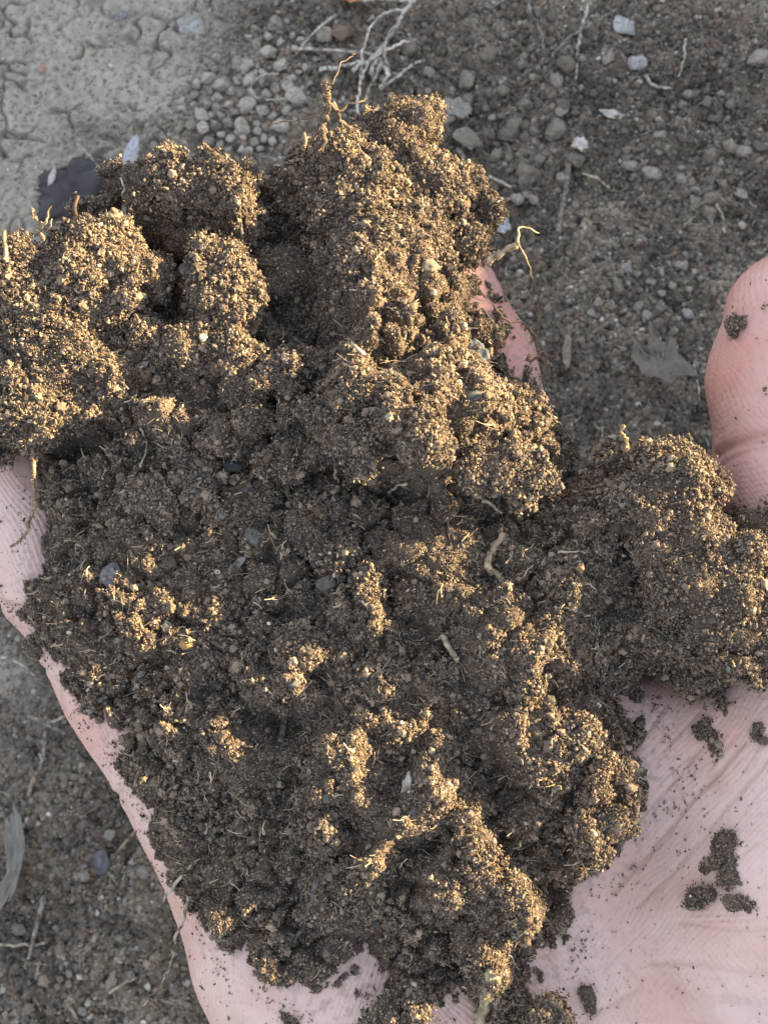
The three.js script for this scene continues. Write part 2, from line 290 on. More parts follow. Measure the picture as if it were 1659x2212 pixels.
// ------------------------------------------------------------------ the hand
const J = (px, py, h) => P(px, py, h);
const caps = [];
const cap = (a, b, ra, rb, k = 0.008) => caps.push([a.x, a.y, a.z, b.x - a.x, b.y - a.y, b.z - a.z, ra, rb, k, 1 / a.distanceToSquared(b)]);
function chain(js, k) { for (let i = 1; i < js.length; i++) cap(J(...js[i - 1]), J(...js[i]), js[i - 1][3], js[i][3], i === 1 ? k : 0.003); }
{
  const wrist = J(1330, 2760, 0.158), elbow = J(2150, 4300, 0.120);
  cap(wrist, elbow, 0.0225, 0.034, 0.02);
  for (const [px, py, dx] of [[-190, 30, 0], [190, -60, 0]]) cap(J(1330 + px, 2760 + py, 0.161), J(2150 + px * 1.3, 4300 + py, 0.122), 0.0195, 0.03, 0.02);
  // metacarpals and the flesh of the palm
  cap(J(284, 1500, 0.1675), J(650, 2080, 0.1646), 0.0096, 0.0138, 0.010);
  cap(J(650, 2080, 0.1646), J(1040, 2640, 0.1615), 0.0138, 0.0152, 0.012);
  cap(J(560, 1350, 0.1660), J(1050, 2560, 0.1630), 0.0110, 0.0138, 0.014);
  cap(J(830, 1230, 0.1655), J(1200, 2560, 0.1635), 0.0112, 0.0140, 0.014);
  cap(J(1090, 1150, 0.1660), J(1380, 2560, 0.1645), 0.0108, 0.0150, 0.014);
  // thenar and the web of the thumb
  cap(J(1500, 2420, 0.1690), J(1700, 1900, 0.1770), 0.0160, 0.0160, 0.016);
  cap(J(1700, 1900, 0.1770), J(1780, 1480, 0.1755), 0.0160, 0.0130, 0.010);
  cap(J(1260, 1650, 0.1640), J(1650, 1560, 0.1740), 0.0100, 0.0105, 0.016);
  chain([[1780, 1480, 0.1755, 0.0128], [1722, 1010, 0.1850, 0.0124], [1716, 820, 0.1885, 0.0133], [1716, 690, 0.1905, 0.0112]], 0.008);
  // fingers, gently curled under the soil
  chain([[284, 1500, 0.1675, 0.0094], [98, 1240, 0.1695, 0.0086], [-10, 960, 0.1740, 0.0078], [-60, 800, 0.1790, 0.0068]], 0.006);
  chain([[560, 1350, 0.1660, 0.0106], [390, 860, 0.1660, 0.0096], [350, 690, 0.1660, 0.0084], [360, 640, 0.1675, 0.0074]], 0.006);
  chain([[830, 1230, 0.1655, 0.0108], [660, 720, 0.1650, 0.0098], [640, 610, 0.1680, 0.0086], [655, 560, 0.1700, 0.0076]], 0.006);
  chain([[1135, 1150, 0.1670, 0.0106], [1030, 790, 0.1728, 0.0100], [935, 580, 0.1755, 0.0092], [900, 500, 0.1770, 0.0080]], 0.006);
}
function handRaw(x, y, z) {
  let d = 1;
  for (let i = 0; i < caps.length; i++) {
    const c = caps[i], px = x - c[0], py = y - c[1], pz = z - c[2], t = clamp((px * c[3] + py * c[4] + pz * c[5]) * c[9], 0, 1);
    const q = Math.sqrt((px - t * c[3]) ** 2 + (py - t * c[4]) ** 2 + (pz - t * c[5]) ** 2) - (c[6] + (c[7] - c[6]) * t);
    d = smin(d, q, c[8]);
  }
  return d;
}
// creases: polylines on the skin, [[px, py] ...], height, width m, depth m
const creaseLines = [
  [[[1530, 962], [1560, 935], [1610, 925], [1700, 930]], 0.199, 0.0009, 0.0009],
  [[[1535, 985], [1570, 962], [1640, 952], [1700, 955]], 0.199, 0.0006, 0.0003],
  [[[-30, 1292], [10, 1308], [70, 1325]], 0.176, 0.0008, 0.0006],
  [[[60, 1440], [120, 1428], [180, 1400]], 0.176, 0.0006, 0.0003],
  [[[225, 1722], [262, 1712], [310, 1705]], 0.176, 0.0008, 0.00045],
  [[[300, 1725], [290, 1760], [330, 1790]], 0.178, 0.0006, 0.0002],
  [[[1575, 1610], [1480, 1730], [1400, 1850], [1330, 1930]], 0.181, 0.00045, 0.00028],
  [[[1500, 1620], [1440, 1700], [1370, 1790]], 0.181, 0.00035, 0.00016],
  [[[1620, 1640], [1540, 1740], [1440, 1890], [1380, 1960]], 0.181, 0.0004, 0.00018],
  [[[1440, 1520], [1390, 1590], [1350, 1640]], 0.180, 0.00035, 0.00018],
  [[[1500, 1540], [1430, 1620]], 0.180, 0.0003, 0.00014],
  [[[1480, 1995], [1580, 2002], [1680, 1988]], 0.187, 0.0004, 0.0002],
  [[[1420, 2090], [1520, 2080], [1600, 2095], [1690, 2080]], 0.187, 0.00045, 0.00024],
  [[[1560, 2150], [1620, 2160], [1690, 2155]], 0.187, 0.0006, 0.0003],
  [[[1380, 2130], [1300, 2180], [1240, 2230]], 0.182, 0.0004, 0.00014],
  ...[...Array(46)].map(() => { const x = rr(1290, 1680), y = rr(1500, 2230), l = rr(40, 130), a = (y > 1960 && x > 1400 && rnd() < 0.5) ? rr(-0.2, 0.25) : y > 1900 && rnd() < 0.6 ? rr(0.6, 1.0) : rr(-1.0, -0.75); return [[[x, y], [x + l * 0.5 * Math.cos(a) + rr(-4, 4), y + l * 0.5 * Math.sin(a)], [x + l * Math.cos(a), y + l * Math.sin(a)]], 0.183, rr(0.00018, 0.0003), rr(0.00005, 0.00012)]; }),
].map(([l, h, w, d]) => ({ p: l.map(([x, y]) => P(x, y, h)), w, d }));
function creaseDepth(x, y, z) {
  let s = 0;
  for (const c of creaseLines) {
    let m = 1;
    for (let i = 1; i < c.p.length; i++) {
      const a = c.p[i - 1], bx = c.p[i].x - a.x, bz = c.p[i].z - a.z, t = clamp(((x - a.x) * bx + (z - a.z) * bz) / (bx * bx + bz * bz), 0, 1);
      m = Math.min(m, Math.hypot(x - a.x - t * bx, z - a.z - t * bz));
    }
    const wv = m / c.w; if (wv < 3) s += c.d * Math.exp(-wv * wv);
  }
  return s;
}
function ridge(x, y, z, px, py) {       // friction ridges and the fine weave of the palm
  const wx = 0.0016 * noise(x * 110, y * 110, z * 110), wz = 0.0016 * noise(x * 110 + 9, y * 110, z * 110 + 4);
  const ulnar = px < 900, thumb = px > 1480 && py < 1150;
  let a = ulnar ? (py < 1320 ? -0.55 : mix(-0.75, 0.22, ss(1350, 2100, py))) : thumb ? 1.35 : -0.72;   // direction of the ridge lines from straight up, radians
  if (thumb) a = 1.35 + 0.35 * Math.sin((py - 700) / 250);
  const s = (x + wx) * Math.cos(a) + (z + wz) * Math.sin(a) + (ulnar ? (y * 0.5) : 0);
  const amp = ulnar ? 1 : thumb ? 0.75 : 0.25 + 0.75 * ss(1850, 2150, py - (px - 1200) * 0.2);
  const gap = 0.6 + 0.4 * noise(x * 300, 3, z * 300);
  return amp * gap * 0.000075 * Math.sin(2 * Math.PI * s / 0.00078) + 0.00003 * Math.sin(2 * Math.PI * ((x + wz) * 0.78 + (z - wx) * 0.62) / 0.0006) * gap + 0.00003 * Math.sin(2 * Math.PI * ((x + wx) * 0.9 - (z + wz) * 0.43) / 0.00052) * gap + 0.000045 * fbm(x * 1300, y * 1300, z * 1300, 2) + 0.00005 * noise(x * 420, y * 420, z * 420);
}
const person = new THREE.Group();
{
  const lo = [-0.12, 0.085, -0.13], hi = [0.235, 0.215, 0.27];
  let { pos, idx } = surfNets(handRaw, lo, hi, 0.0019);
  const nrm = (x, y, z, e = 0.0003) => { const a = handRaw(x + e, y, z) - handRaw(x - e, y, z), b = handRaw(x, y + e, z) - handRaw(x, y - e, z), c = handRaw(x, y, z + e) - handRaw(x, y, z - e), l = Math.hypot(a, b, c) || 1; return [a / l, b / l, c / l]; };
  const snap = (i) => { for (let k = 0; k < 2; k++) { const x = pos[i], y = pos[i + 1], z = pos[i + 2], d = handRaw(x, y, z); if (Math.abs(d) < 1e-6) break; const n = nrm(x, y, z); pos[i] -= d * n[0]; pos[i + 1] -= d * n[1]; pos[i + 2] -= d * n[2]; } };
  for (let i = 0; i < pos.length; i += 3) snap(i);
  const bare = (px, py) => px > -90 && px < PW + 90 && py > 480 && py < PH + 90 && ((px > 1000 && py < 960 && px < 1260) || px > 1180 && py > 1380 || px > 1450 || px < 150 + (py - 1200) * 0.62 && py > 900 || py > 1950 && px < 1250);
  for (let pass = 0; pass < 4; pass++) {
    const mid = new Map(), out = [], lim = [0.0016, 0.0009, 0.00045, 0.00026][pass];
    const split = (a, b) => {
      const k = a < b ? a * 4194304 + b : b * 4194304 + a; if (mid.has(k)) return mid.get(k);
      const x = (pos[3 * a] + pos[3 * b]) / 2, y = (pos[3 * a + 1] + pos[3 * b + 1]) / 2, z = (pos[3 * a + 2] + pos[3 * b + 2]) / 2;
      let r = -1;
      if (Math.hypot(pos[3 * a] - pos[3 * b], pos[3 * a + 1] - pos[3 * b + 1], pos[3 * a + 2] - pos[3 * b + 2]) > lim) {
        const [px, py] = toPx(x, y, z);
        if (bare(px, py) && nrm(x, y, z)[1] > -0.15) { r = pos.length / 3; pos.push(x, y, z); snap(3 * r); }
      }
      mid.set(k, r); return r;
    };
    for (let i = 0; i < idx.length; i += 3) {
      let [a, b, c] = [idx[i], idx[i + 1], idx[i + 2]], ab = split(a, b), bc = split(b, c), ca = split(c, a);
      for (let r = 0; r < 2 && !(ab >= 0 && (bc < 0 || ca >= 0) || ab < 0 && bc < 0 && ca < 0); r++) { [a, b, c, ab, bc, ca] = [b, c, a, bc, ca, ab]; }   // turn so that ab is split, and ca before bc
      if (ab < 0) out.push(a, b, c);
      else if (bc < 0 && ca < 0) out.push(a, ab, c, ab, b, c);
      else if (bc < 0) out.push(a, ab, ca, ab, b, ca, b, c, ca);
      else if (ca < 0) out.push(a, ab, c, ab, b, bc, ab, bc, c);
      else out.push(a, ab, ca, ab, b, bc, ca, bc, c, ab, bc, ca);
    }
    idx = out;
  }
  const n = pos.length / 3, np = new Float32Array(n * 3), col = new Float32Array(n * 3);
  for (let i = 0; i < n; i++) {
    const x = pos[3 * i], y = pos[3 * i + 1], z = pos[3 * i + 2], N = nrm(x, y, z), [px, py] = toPx(x, y, z);
    const cd = 1.15 * creaseDepth(x, y, z) * ss(-0.1, 0.3, N[1] + 0.35), d = -cd + ridge(x, y, z, px, py) + 0.0003 * noise(x * 130, y * 130, z * 130);
    np[3 * i] = x + N[0] * d; np[3 * i + 1] = y + N[1] * d; np[3 * i + 2] = z + N[2] * d;
    // colour of the skin itself: pink mottling, redder finger edge and thumb, a little soil rubbed in
    const m = fbm(x * 75, y * 75, z * 75, 3), sp = noise(x * 700, y * 700, z * 700), red = clamp(0.3 + 0.8 * m, 0, 1);
    const dirt = ss(0.25, 0.75, fbm(x * 160 + 4, y * 160, z * 160, 4) + 0.25 * sp) * 0.25 + ss(0.42, 0.6, noise(x * 1500, y * 1500, z * 1500)) * 0.35 + clamp(creaseDepth(x, y, z) * 1400, 0, 0.22) * clamp(0.6 + sp, 0, 1) + ss(-75, 5, heapAt(x, z)[1]) * ss(0.0, 0.5, fbm(x * 900, y * 900, z * 900, 3)) * 0.55;
    const th = (px > 1480 && py < 1130) || (px > 1000 && px < 1280 && py < 960) ? 1 : 0;
    let r = mix(0.70, 0.66, red) - 0.05 * th, g = mix(0.51, 0.40, red) - 0.10 * th, b = mix(0.438, 0.328, red) - 0.08 * th;
    const k = 1 + 0.05 * sp; r = mix(r * k, 0.26, dirt * 0.6); g = mix(g * k, 0.19, dirt * 0.6); b = mix(b * k, 0.14, dirt * 0.6);
    col[3 * i] = r; col[3 * i + 1] = g; col[3 * i + 2] = b;
  }
  const skin = new THREE.MeshPhysicalMaterial({ vertexColors: true, roughness: 0.47, specularIntensity: 0.55, sheen: 0.15, sheenRoughness: 0.6 });
  child(new THREE.Mesh(geo(np, idx, col), skin), 'hand', person);
  top(person, 'person', 'open bare hand, palm up and thumb raised, holding a heap of dark soil', 'person');
  console.log('hand', n, idx.length / 3);
}

const heap = new THREE.Group();
{
  const a = P(-40, 380, 0.186), b = P(1560, 2300, 0.186), st_ = 0.00042, nx = Math.ceil((b.x - a.x) / st_) + 1 + 10, nz = Math.ceil((b.z - a.z) / st_) + 1, id = new Int32Array(nx * nz).fill(-1), pos = [], col = [], idx = [], crumbs = [];
  for (let j = 0; j < nz; j++) for (let i = 0; i < nx; i++) {
    const x = a.x + i * st_, z = a.z + j * st_, e = edgeAt(x, z); if (e < -20) continue;
    const y = heapH(x, z, e); id[j * nx + i] = pos.length / 3; pos.push(x, y, z); col.push(...soilCol(x, y, z));
  }
  for (let j = 1; j < nz; j++) for (let i = 1; i < nx; i++) { const q = j * nx + i, A = id[q - nx - 1], B = id[q - nx], C = id[q - 1], D = id[q]; if (A >= 0 && B >= 0 && C >= 0 && D >= 0) idx.push(A, C, B, B, C, D); }
  child(new THREE.Mesh(geo(pos, idx, col), mat({ vertexColors: true, roughness: 1, side: THREE.DoubleSide })), 'packed_soil', heap);
  const area = (b.x - a.x) * (b.z - a.z), N = Math.round(area * 1e6 * 30);
  for (let n = 0; n < N; n++) {
    const x = rr(a.x, b.x), z = rr(a.z, b.z), [hy, e] = heapAt(x, z); if (e < -14) continue;
    const s = crumbSize() * sieve(x, hy, z), y = hy + s * rr(-0.3, 0.9) + cluster(x, hy, z) * rnd();
    crumbs.push([x, y, z, s, soilTone()]);
  }
  strew(crumbs, heap, 'loose_crumbs');
  top(heap, 'soil_heap', 'heap of loose dark crumbly soil spread over the palm, between the larger clods', 'soil');
  console.log('heap', pos.length / 3, 'crumbs', crumbs.length);
}

{ // fine soil rubbed off on the skin beside the heap
  const G = new THREE.Group(), l = [];
  for (let i = 0; i < 240000 && l.length < 5200; i++) {
    const x = rr(-0.07, 0.075), z = rr(-0.06, 0.085), e = heapAt(x, z)[1]; if (e > -8) continue;
    const near = Math.exp(e / 26); if (rnd() > 0.75 * near * ss(-0.3, 0.4, noise(x * 260, 1, z * 260)) + 0.012) continue;
    let y = 0.206, d = 1; for (let k = 0; k < 30 && y > 0.16; k++) { d = handRaw(x, y, z); if (d < 0.00012) break; y -= Math.max(d, 0.0002); }
    if (d > 0.0004) continue; const s = rr(0.00007, 0.00018) * (rnd() < 0.06 ? 1.8 : 1); l.push([x, y + s * 0.3, z, s, soilTone()]);
  }
  strew(l, G, 'grains'); top(G, 'soil_dust', 'fine soil grains rubbed off on the bare skin beside the heap', 'soil', null, 'stuff'); console.log('dust', l.length);
}

// ------------------------------------------------------------------ clods
const clodFields = [];
// blobs: [px, py, level, radius in picture units, flatten, stretch-x]
function clod(name, label, category, blobs, o = {}) {
  const B = blobs.map(([px, py, h, r, fy = 1, fx = 1]) => { const c = P(px, py, h), m = r * mpp(h); return [c.x, c.y, c.z, m * fx, m * fy, m]; });
  const amp = o.amp ?? 0.0016, cell = o.cell ?? 0.0006, k = o.k ?? 0.003, off = B[0][0] * 900 + 3;
  const raw = (x, y, z) => { let d = 1; for (const b of B) { const q = Math.hypot((x - b[0]) / b[3], (y - b[1]) / b[4], (z - b[2]) / b[5]), m = Math.min(b[3], b[4], b[5]); d = smin(d, (q - 1) * m, k); } return d; };
  const f = (x, y, z) => { const d = raw(x, y, z); return Math.abs(d) > 0.005 ? d : d + amp * 1.3 * fbm(x * 120 + off, y * 120, z * 120, 4) - (o.agg ?? 0.85) * (aggregates(x + off * 0.01, y, z) + 0.0008); };
  const lo = [0, 1, 2].map((i) => Math.min(...B.map((b) => b[i] - b[3 + i])) - 0.004), hi = [0, 1, 2].map((i) => Math.max(...B.map((b) => b[i] + b[3 + i])) + 0.004);
  const { pos, idx } = surfNets(f, lo, hi, cell), col = [];
  const G = new THREE.Group(), base = new THREE.Vector3((lo[0] + hi[0]) / 2, lo[1] + 0.004, (lo[2] + hi[2]) / 2);
  for (let i = 0; i < pos.length; i += 3) col.push(...soilCol(pos[i], pos[i + 1], pos[i + 2]));
  const cr = [], e = cell * 0.7; let acc = 0;
  for (let i = 0; i < idx.length; i += 3) {
    const p = idx[i] * 3, q = idx[i + 1] * 3, r = idx[i + 2] * 3;
    const ux = pos[q] - pos[p], uy = pos[q + 1] - pos[p + 1], uz = pos[q + 2] - pos[p + 2], vx = pos[r] - pos[p], vy = pos[r + 1] - pos[p + 1], vz = pos[r + 2] - pos[p + 2];
    let n0 = uy * vz - uz * vy, n1 = uz * vx - ux * vz, n2 = ux * vy - uy * vx; const l = Math.hypot(n0, n1, n2) || 1e-12; n0 /= l; n1 /= l; n2 /= l;
    if (n1 < -0.4) continue;
    { const [hy, he] = heapAt(pos[p], pos[p + 2]); if (he > 5 && pos[p + 1] < hy - 0.0012) continue; }   // sunk in the heap
    acc += l / 2 * 1e6 * (o.dense ?? 24);
    for (; acc > 1; acc--) { let a = rnd(), b = rnd(); if (a + b > 1) { a = 1 - a; b = 1 - b; } const s = crumbSize() * (o.grain ?? 1) * sieve(pos[p], pos[p + 1], pos[p + 2]), w = s * rr(-0.2, 0.9) + cluster(pos[p], pos[p + 1], pos[p + 2]) * rnd() * (o.pile ?? 1); const t = soilTone(), tint = o.tint ?? 1; cr.push([pos[p] + a * ux + b * vx + n0 * w - base.x, pos[p + 1] + a * uy + b * vy + n1 * w - base.y, pos[p + 2] + a * uz + b * vz + n2 * w - base.z, s, t.map((c) => c * tint)]); }
  }
  for (let i = 0; i < pos.length; i += 3) { pos[i] -= base.x; pos[i + 1] -= base.y; pos[i + 2] -= base.z; }
  G.position.copy(base);
  child(new THREE.Mesh(geo(pos, idx, col), mat({ vertexColors: true, roughness: 1 })), 'packed_soil', G);
  strew(cr, G, 'loose_crumbs');
  clodFields.push({ f: raw, lo, hi });
  return top(G, name, label, category, o.group);
}
clod('soil_clod', 'broad crumbly clod lying over the little finger, its ridged flank lit golden', 'clod', [
  [70, 630, 0.1965, 112, 0.8, 1], [190, 580, 0.1965, 100, 0.85, 1], [275, 585, 0.1955, 80, 0.95, 1], [225, 690, 0.1945, 80, 0.9], [150, 760, 0.1935, 100, 0.85], [60, 840, 0.1905, 110, 0.8], [190, 850, 0.1905, 62, 0.95], [205, 770, 0.1925, 50, 1], [90, 700, 0.196, 84, 0.8], [-60, 760, 0.192, 150, 0.7], [20, 930, 0.184, 60, 0.8]], { cell: 0.0007, amp: 0.0019 });
clod('soil_clod', 'clod with a gold crest over a dark hollow face, nearest the blue-grey quill', 'clod', [
  [400, 398, 0.1975, 58, 0.9, 1.25], [500, 400, 0.1985, 52, 0.95], [470, 385, 0.198, 44, 0.9, 1.2], [330, 425, 0.191, 62, 0.8, 1.1], [260, 440, 0.188, 30, 0.8, 1.4], [215, 452, 0.187, 17, 0.9, 1.6], [385, 462, 0.1895, 84, 0.85], [450, 500, 0.1880, 84, 0.85], [330, 470, 0.187, 62, 0.8], [525, 450, 0.194, 38, 1], [510, 500, 0.190, 34, 1]], { amp: 0.0017 });
clod('soil_clod', 'egg-shaped clod in the dark hollow, grey on one side and golden on the other', 'clod', [
  [460, 600, 0.1965, 66, 1.1], [480, 660, 0.1950, 62, 1.1], [500, 620, 0.196, 55, 1.1]], { amp: 0.0013 });
clod('soil_clod', 'tall clod at the fingertips topped by a knotted root, standing highest towards the gravel', 'clod', [
  [760, 400, 0.190, 110, 0.9], [860, 330, 0.190, 80, 0.9], [905, 275, 0.191, 42, 1.2], [820, 300, 0.189, 45, 1], [930, 400, 0.188, 85, 0.8], [800, 510, 0.192, 110, 0.85], [960, 500, 0.186, 80, 0.8], [700, 420, 0.189, 62, 1], [640, 400, 0.187, 50, 0.9], [1010, 480, 0.183, 38, 0.8], [900, 560, 0.188, 80, 0.8], [770, 620, 0.193, 70, 0.9]], { cell: 0.0007, amp: 0.0021 });
clod('soil_clod', 'rounded clod against the base of the thumb, lit on the thumb side', 'clod', [
  [1400, 1080, 0.1925, 95, 0.9], [1440, 1045, 0.1945, 70, 0.95], [1345, 1080, 0.187, 80, 0.9], [1480, 1160, 0.1945, 90, 0.8], [1520, 1270, 0.1945, 100, 0.8], [1600, 1300, 0.1920, 120, 0.75], [1430, 1290, 0.186, 100, 0.8], [1690, 1310, 0.1885, 130, 0.75], [1800, 1320, 0.185, 120, 0.7], [1610, 1175, 0.1895, 56, 0.8], [1690, 1155, 0.1885, 64, 0.8], [1590, 1410, 0.190, 76, 0.8], [1420, 1370, 0.184, 70, 0.8], [1520, 1400, 0.186, 66, 0.8], [1700, 1430, 0.187, 80, 0.8], [1560, 1490, 0.1835, 24, 0.8, 1]], { cell: 0.0007, amp: 0.0019 });
const lump = (label, blobs, o = {}) => clod('soil_lump', label, 'lump', blobs.map(([x, y, h, ...r]) => [x, y, h + (x > 560 && y > 1060 ? 0.0022 : 0), ...r]), { amp: 0.0010, cell: 0.0005, k: 0.0018, ...o });
lump('upright gold-capped lump between the broad clod and the bent ridge', [[290, 740, 0.1945, 42, 1.1], [320, 720, 0.195, 36, 1.1], [330, 765, 0.193, 34, 1], [285, 790, 0.191, 40, 1]]);
lump('bent ridge of soil arching over a small cave, golden along its crest', [[420, 750, 0.1945, 40, 1], [470, 765, 0.195, 36, 1], [500, 800, 0.195, 40, 1], [530, 840, 0.194, 44, 1], [590, 820, 0.1945, 46, 0.9], [410, 800, 0.190, 34, 1]]);
lump('low lump beside the pale straw, joined to the bent ridge', [[640, 790, 0.1945, 34, 1], [700, 785, 0.194, 32, 1], [740, 810, 0.194, 28, 1]]);
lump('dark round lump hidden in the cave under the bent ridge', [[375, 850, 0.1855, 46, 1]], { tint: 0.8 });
lump('smooth grey oval lump in the middle of the palm heap', [[925, 1185, 0.1884, 66, 0.75, 1.35], [870, 1180, 0.1875, 52, 0.8, 1.2]], { amp: 0.0006, pile: 0.5, agg: 0.35, tint: 0.92, grain: 0.85 });
lump('flat golden slab tilted towards the thumb, above the grey oval lump', [[1040, 1000, 0.1995, 34, 0.55, 1.3], [1095, 1022, 0.1990, 36, 0.55, 1.4], [1130, 1040, 0.1975, 20, 0.6, 1.3]], { amp: 0.0007 });
lump('tallest gold-lit lump in the dark apron of soil, with a hole at its foot', [[722, 1640, 0.1855, 32, 1.1], [735, 1600, 0.185, 20, 1], [710, 1700, 0.1865, 38, 1], [740, 1740, 0.1855, 28, 1], [690, 1745, 0.1845, 22, 1]]);
lump('small gold-lit fork of crumbs just under the tallest lit lump', [[690, 1790, 0.1840, 20, 1], [705, 1815, 0.184, 19, 1], [730, 1800, 0.184, 13, 1]]);
lump('thin gold-lit finger of soil beside the tallest lit lump', [[775, 1725, 0.1850, 15, 1], [788, 1750, 0.185, 17, 1], [795, 1770, 0.1845, 13, 1]]);
lump('gold-lit lump shaped like a boot, above the tallest lit lump', [[800, 1480, 0.1870, 28, 1], [815, 1465, 0.187, 16, 1], [785, 1530, 0.187, 32, 1], [800, 1560, 0.186, 18, 1]]);
lump('gold-lit pair of knobs above the twig in the hole', [[620, 1490, 0.1850, 24, 1], [650, 1505, 0.1848, 17, 1], [598, 1510, 0.184, 13, 1]]);
lump('small ragged knob with a lit crown to the thumb side of the boot-shaped lump', [[862, 1560, 0.1855, 20, 1], [850, 1590, 0.185, 20, 1], [868, 1590, 0.1845, 14, 1]]);
lump('narrow gold-lit streak of soil above the dark lower hollow, below the roots', [[800, 1250, 0.1880, 20, 1], [805, 1290, 0.188, 20, 1], [808, 1330, 0.187, 16, 1], [812, 1380, 0.186, 18, 1]]);
lump('orange-lit speckled knob left of the grey oval lump', [[735, 1195, 0.1880, 22, 1], [712, 1185, 0.1875, 14, 1], [730, 1225, 0.187, 16, 1]]);
lump('long crooked gold-lit ridge running down to the wrist edge of the heap', [[1005, 1770, 0.188, 24, 1], [1010, 1830, 0.1885, 26, 1], [1035, 1890, 0.189, 34, 1], [1090, 1930, 0.189, 36, 1], [1050, 1970, 0.1885, 34, 1], [1040, 2040, 0.188, 22, 1], [1035, 2090, 0.187, 18, 1], [1130, 1980, 0.188, 24, 1], [1000, 1880, 0.187, 20, 1]]);
lump('golden knob standing apart beside the crooked ridge', [[950, 1900, 0.1875, 20, 1], [958, 1940, 0.187, 20, 1], [945, 1965, 0.186, 14, 1]]);
lump('ragged gold-lit mass at the palm edge of the heap, over the creases', [[1140, 1590, 0.1895, 34, 1], [1190, 1625, 0.19, 40, 1], [1150, 1650, 0.189, 30, 1], [1250, 1610, 0.1895, 34, 1], [1300, 1650, 0.1895, 34, 1], [1280, 1710, 0.189, 40, 1], [1270, 1780, 0.188, 34, 1], [1290, 1820, 0.187, 24, 1], [1340, 1660, 0.188, 26, 1], [1330, 1760, 0.187, 30, 1]], { amp: 0.0013 });
lump('gold-lit upright lump with a pale top, halfway down the thumb side of the heap', [[945, 1640, 0.1880, 28, 1], [955, 1690, 0.1878, 24, 1], [970, 1740, 0.187, 22, 1]]);
lump('grey round lump with a coarse face, next to the white flaky chip', [[905, 1755, 0.1885, 42, 0.9], [925, 1730, 0.188, 32, 0.9]], { amp: 0.0006, pile: 0.5, agg: 0.35, tint: 1.1, grain: 0.85 });
lump('smaller grey round lump beside the coarse-faced one', [[822, 1782, 0.1872, 37, 0.9]], { amp: 0.0006, pile: 0.5, agg: 0.35, grain: 0.85 });
lump('gold-lit slope of crumbs below the hooked cream root', [[1085, 1395, 0.1885, 30, 1], [1110, 1430, 0.189, 30, 1], [1135, 1480, 0.188, 26, 1], [1140, 1520, 0.187, 18, 1]]);
lump('knob lit at the top, beside the thin root near the thumb clod', [[1205, 1230, 0.1895, 28, 1], [1215, 1280, 0.189, 24, 1], [1200, 1310, 0.188, 20, 1]]);
lump('mixed crumb mass around the thick pale straw', [[950, 1300, 0.1875, 34, 0.9], [1000, 1290, 0.1875, 32, 0.9], [985, 1340, 0.187, 32, 0.9], [1030, 1330, 0.1865, 30, 1], [905, 1290, 0.186, 26, 0.9]]);
lump('rounded brown lump on the dark slope below the clod with the knotted root', [[615, 590, 0.1878, 42, 0.85], [600, 600, 0.1868, 34, 0.85]], { amp: 0.0008, pile: 0.7, agg: 0.6, grain: 0.9, tint: 1.05 });
for (const [x, y, r] of [[555, 905, 40], [625, 880, 36], [705, 900, 44], [770, 870, 40], [850, 890, 42], [905, 940, 38], [610, 975, 40], [690, 975, 34], [790, 965, 42], [480, 945, 36], [420, 1055, 34], [330, 1090, 38], [560, 1085, 34], [240, 1130, 30], [655, 1125, 36], [470, 1235, 30], [330, 1325, 32], [560, 1335, 34], [655, 1400, 32], [420, 1450, 30]]) {
  const p = P(x, y, 0.186), h = heapAt(p.x, p.z)[0] + (y < 1000 ? 0.0022 : 0.0006);
  clod('soil_lump', y < 1000 ? 'crumbly lump crowded among others on the slope under the tall clod' : 'dull crumbly lump half sunk in the shaded middle of the heap', 'lump', [[x, y, h, r, 0.95, rr(0.8, 1.25)], [x + rr(-26, 26), y + rr(-26, 26), h - 0.0004, r * 0.75, 0.95], [x + rr(-30, 30), y + rr(-30, 30), h - 0.0008, r * 0.6, 0.95]],
    { amp: 0.0016, cell: 0.0005, k: 0.0012, group: y < 1000 ? 'lumps on the slope under the tall clod' : 'lumps sunk in the shaded middle of the heap' });
}
lump('lit knob near the little finger, orange at its edge', [[130, 1075, 0.1835, 24, 1], [160, 1085, 0.1835, 22, 1], [140, 1100, 0.183, 18, 1]]);
lump('single lit crumb block in the dark slope left of the black chip', [[340, 1035, 0.1860, 20, 1.1]]);
lump('lit pad of soil at the wrist edge of the heap, beside the pale root end', [[885, 2165, 0.1850, 28, 0.9], [905, 2190, 0.185, 26, 0.9], [840, 2190, 0.184, 22, 0.9], [810, 2200, 0.1835, 16, 0.9]]);
lump('lit lump at the lower frame edge against the bare palm', [[1195, 2185, 0.1850, 30, 0.9], [1210, 2210, 0.185, 26, 0.9], [1175, 2215, 0.184, 20, 1]]);

// ------------------------------------------------------------------ finding where a thing rests
function heapTop(p) { const [y, e] = heapAt(p.x, p.z); return e < -6 ? 1 : (p.y - y) * 0.5; }
function solid(p) {
  let d = Math.min((p.y - groundH(p.x, p.z)) * 0.8, handRaw(p.x, p.y, p.z), heapTop(p));
  for (const c of clodFields) { let o = 0; for (const [k, i] of [['x', 0], ['y', 1], ['z', 2]]) o = Math.max(o, c.lo[i] - p[k], p[k] - c.hi[i]); d = Math.min(d, o > 0.001 ? o + 0.0005 : c.f(p.x, p.y, p.z)); }
  return d;
}
function rest(px, py, lift = 0) {      // the first surface under a picture position, raised by lift
  const r = ray(px, py).normalize(), p = CP.clone().addScaledVector(r, 0.1);
  for (let i = 0; i < 160; i++) { const d = solid(p); if (d < 0.00012) break; p.addScaledVector(r, Math.max(d * 0.8, 0.00015)); }
  p.addScaledVector(r, -lift); return p;
}

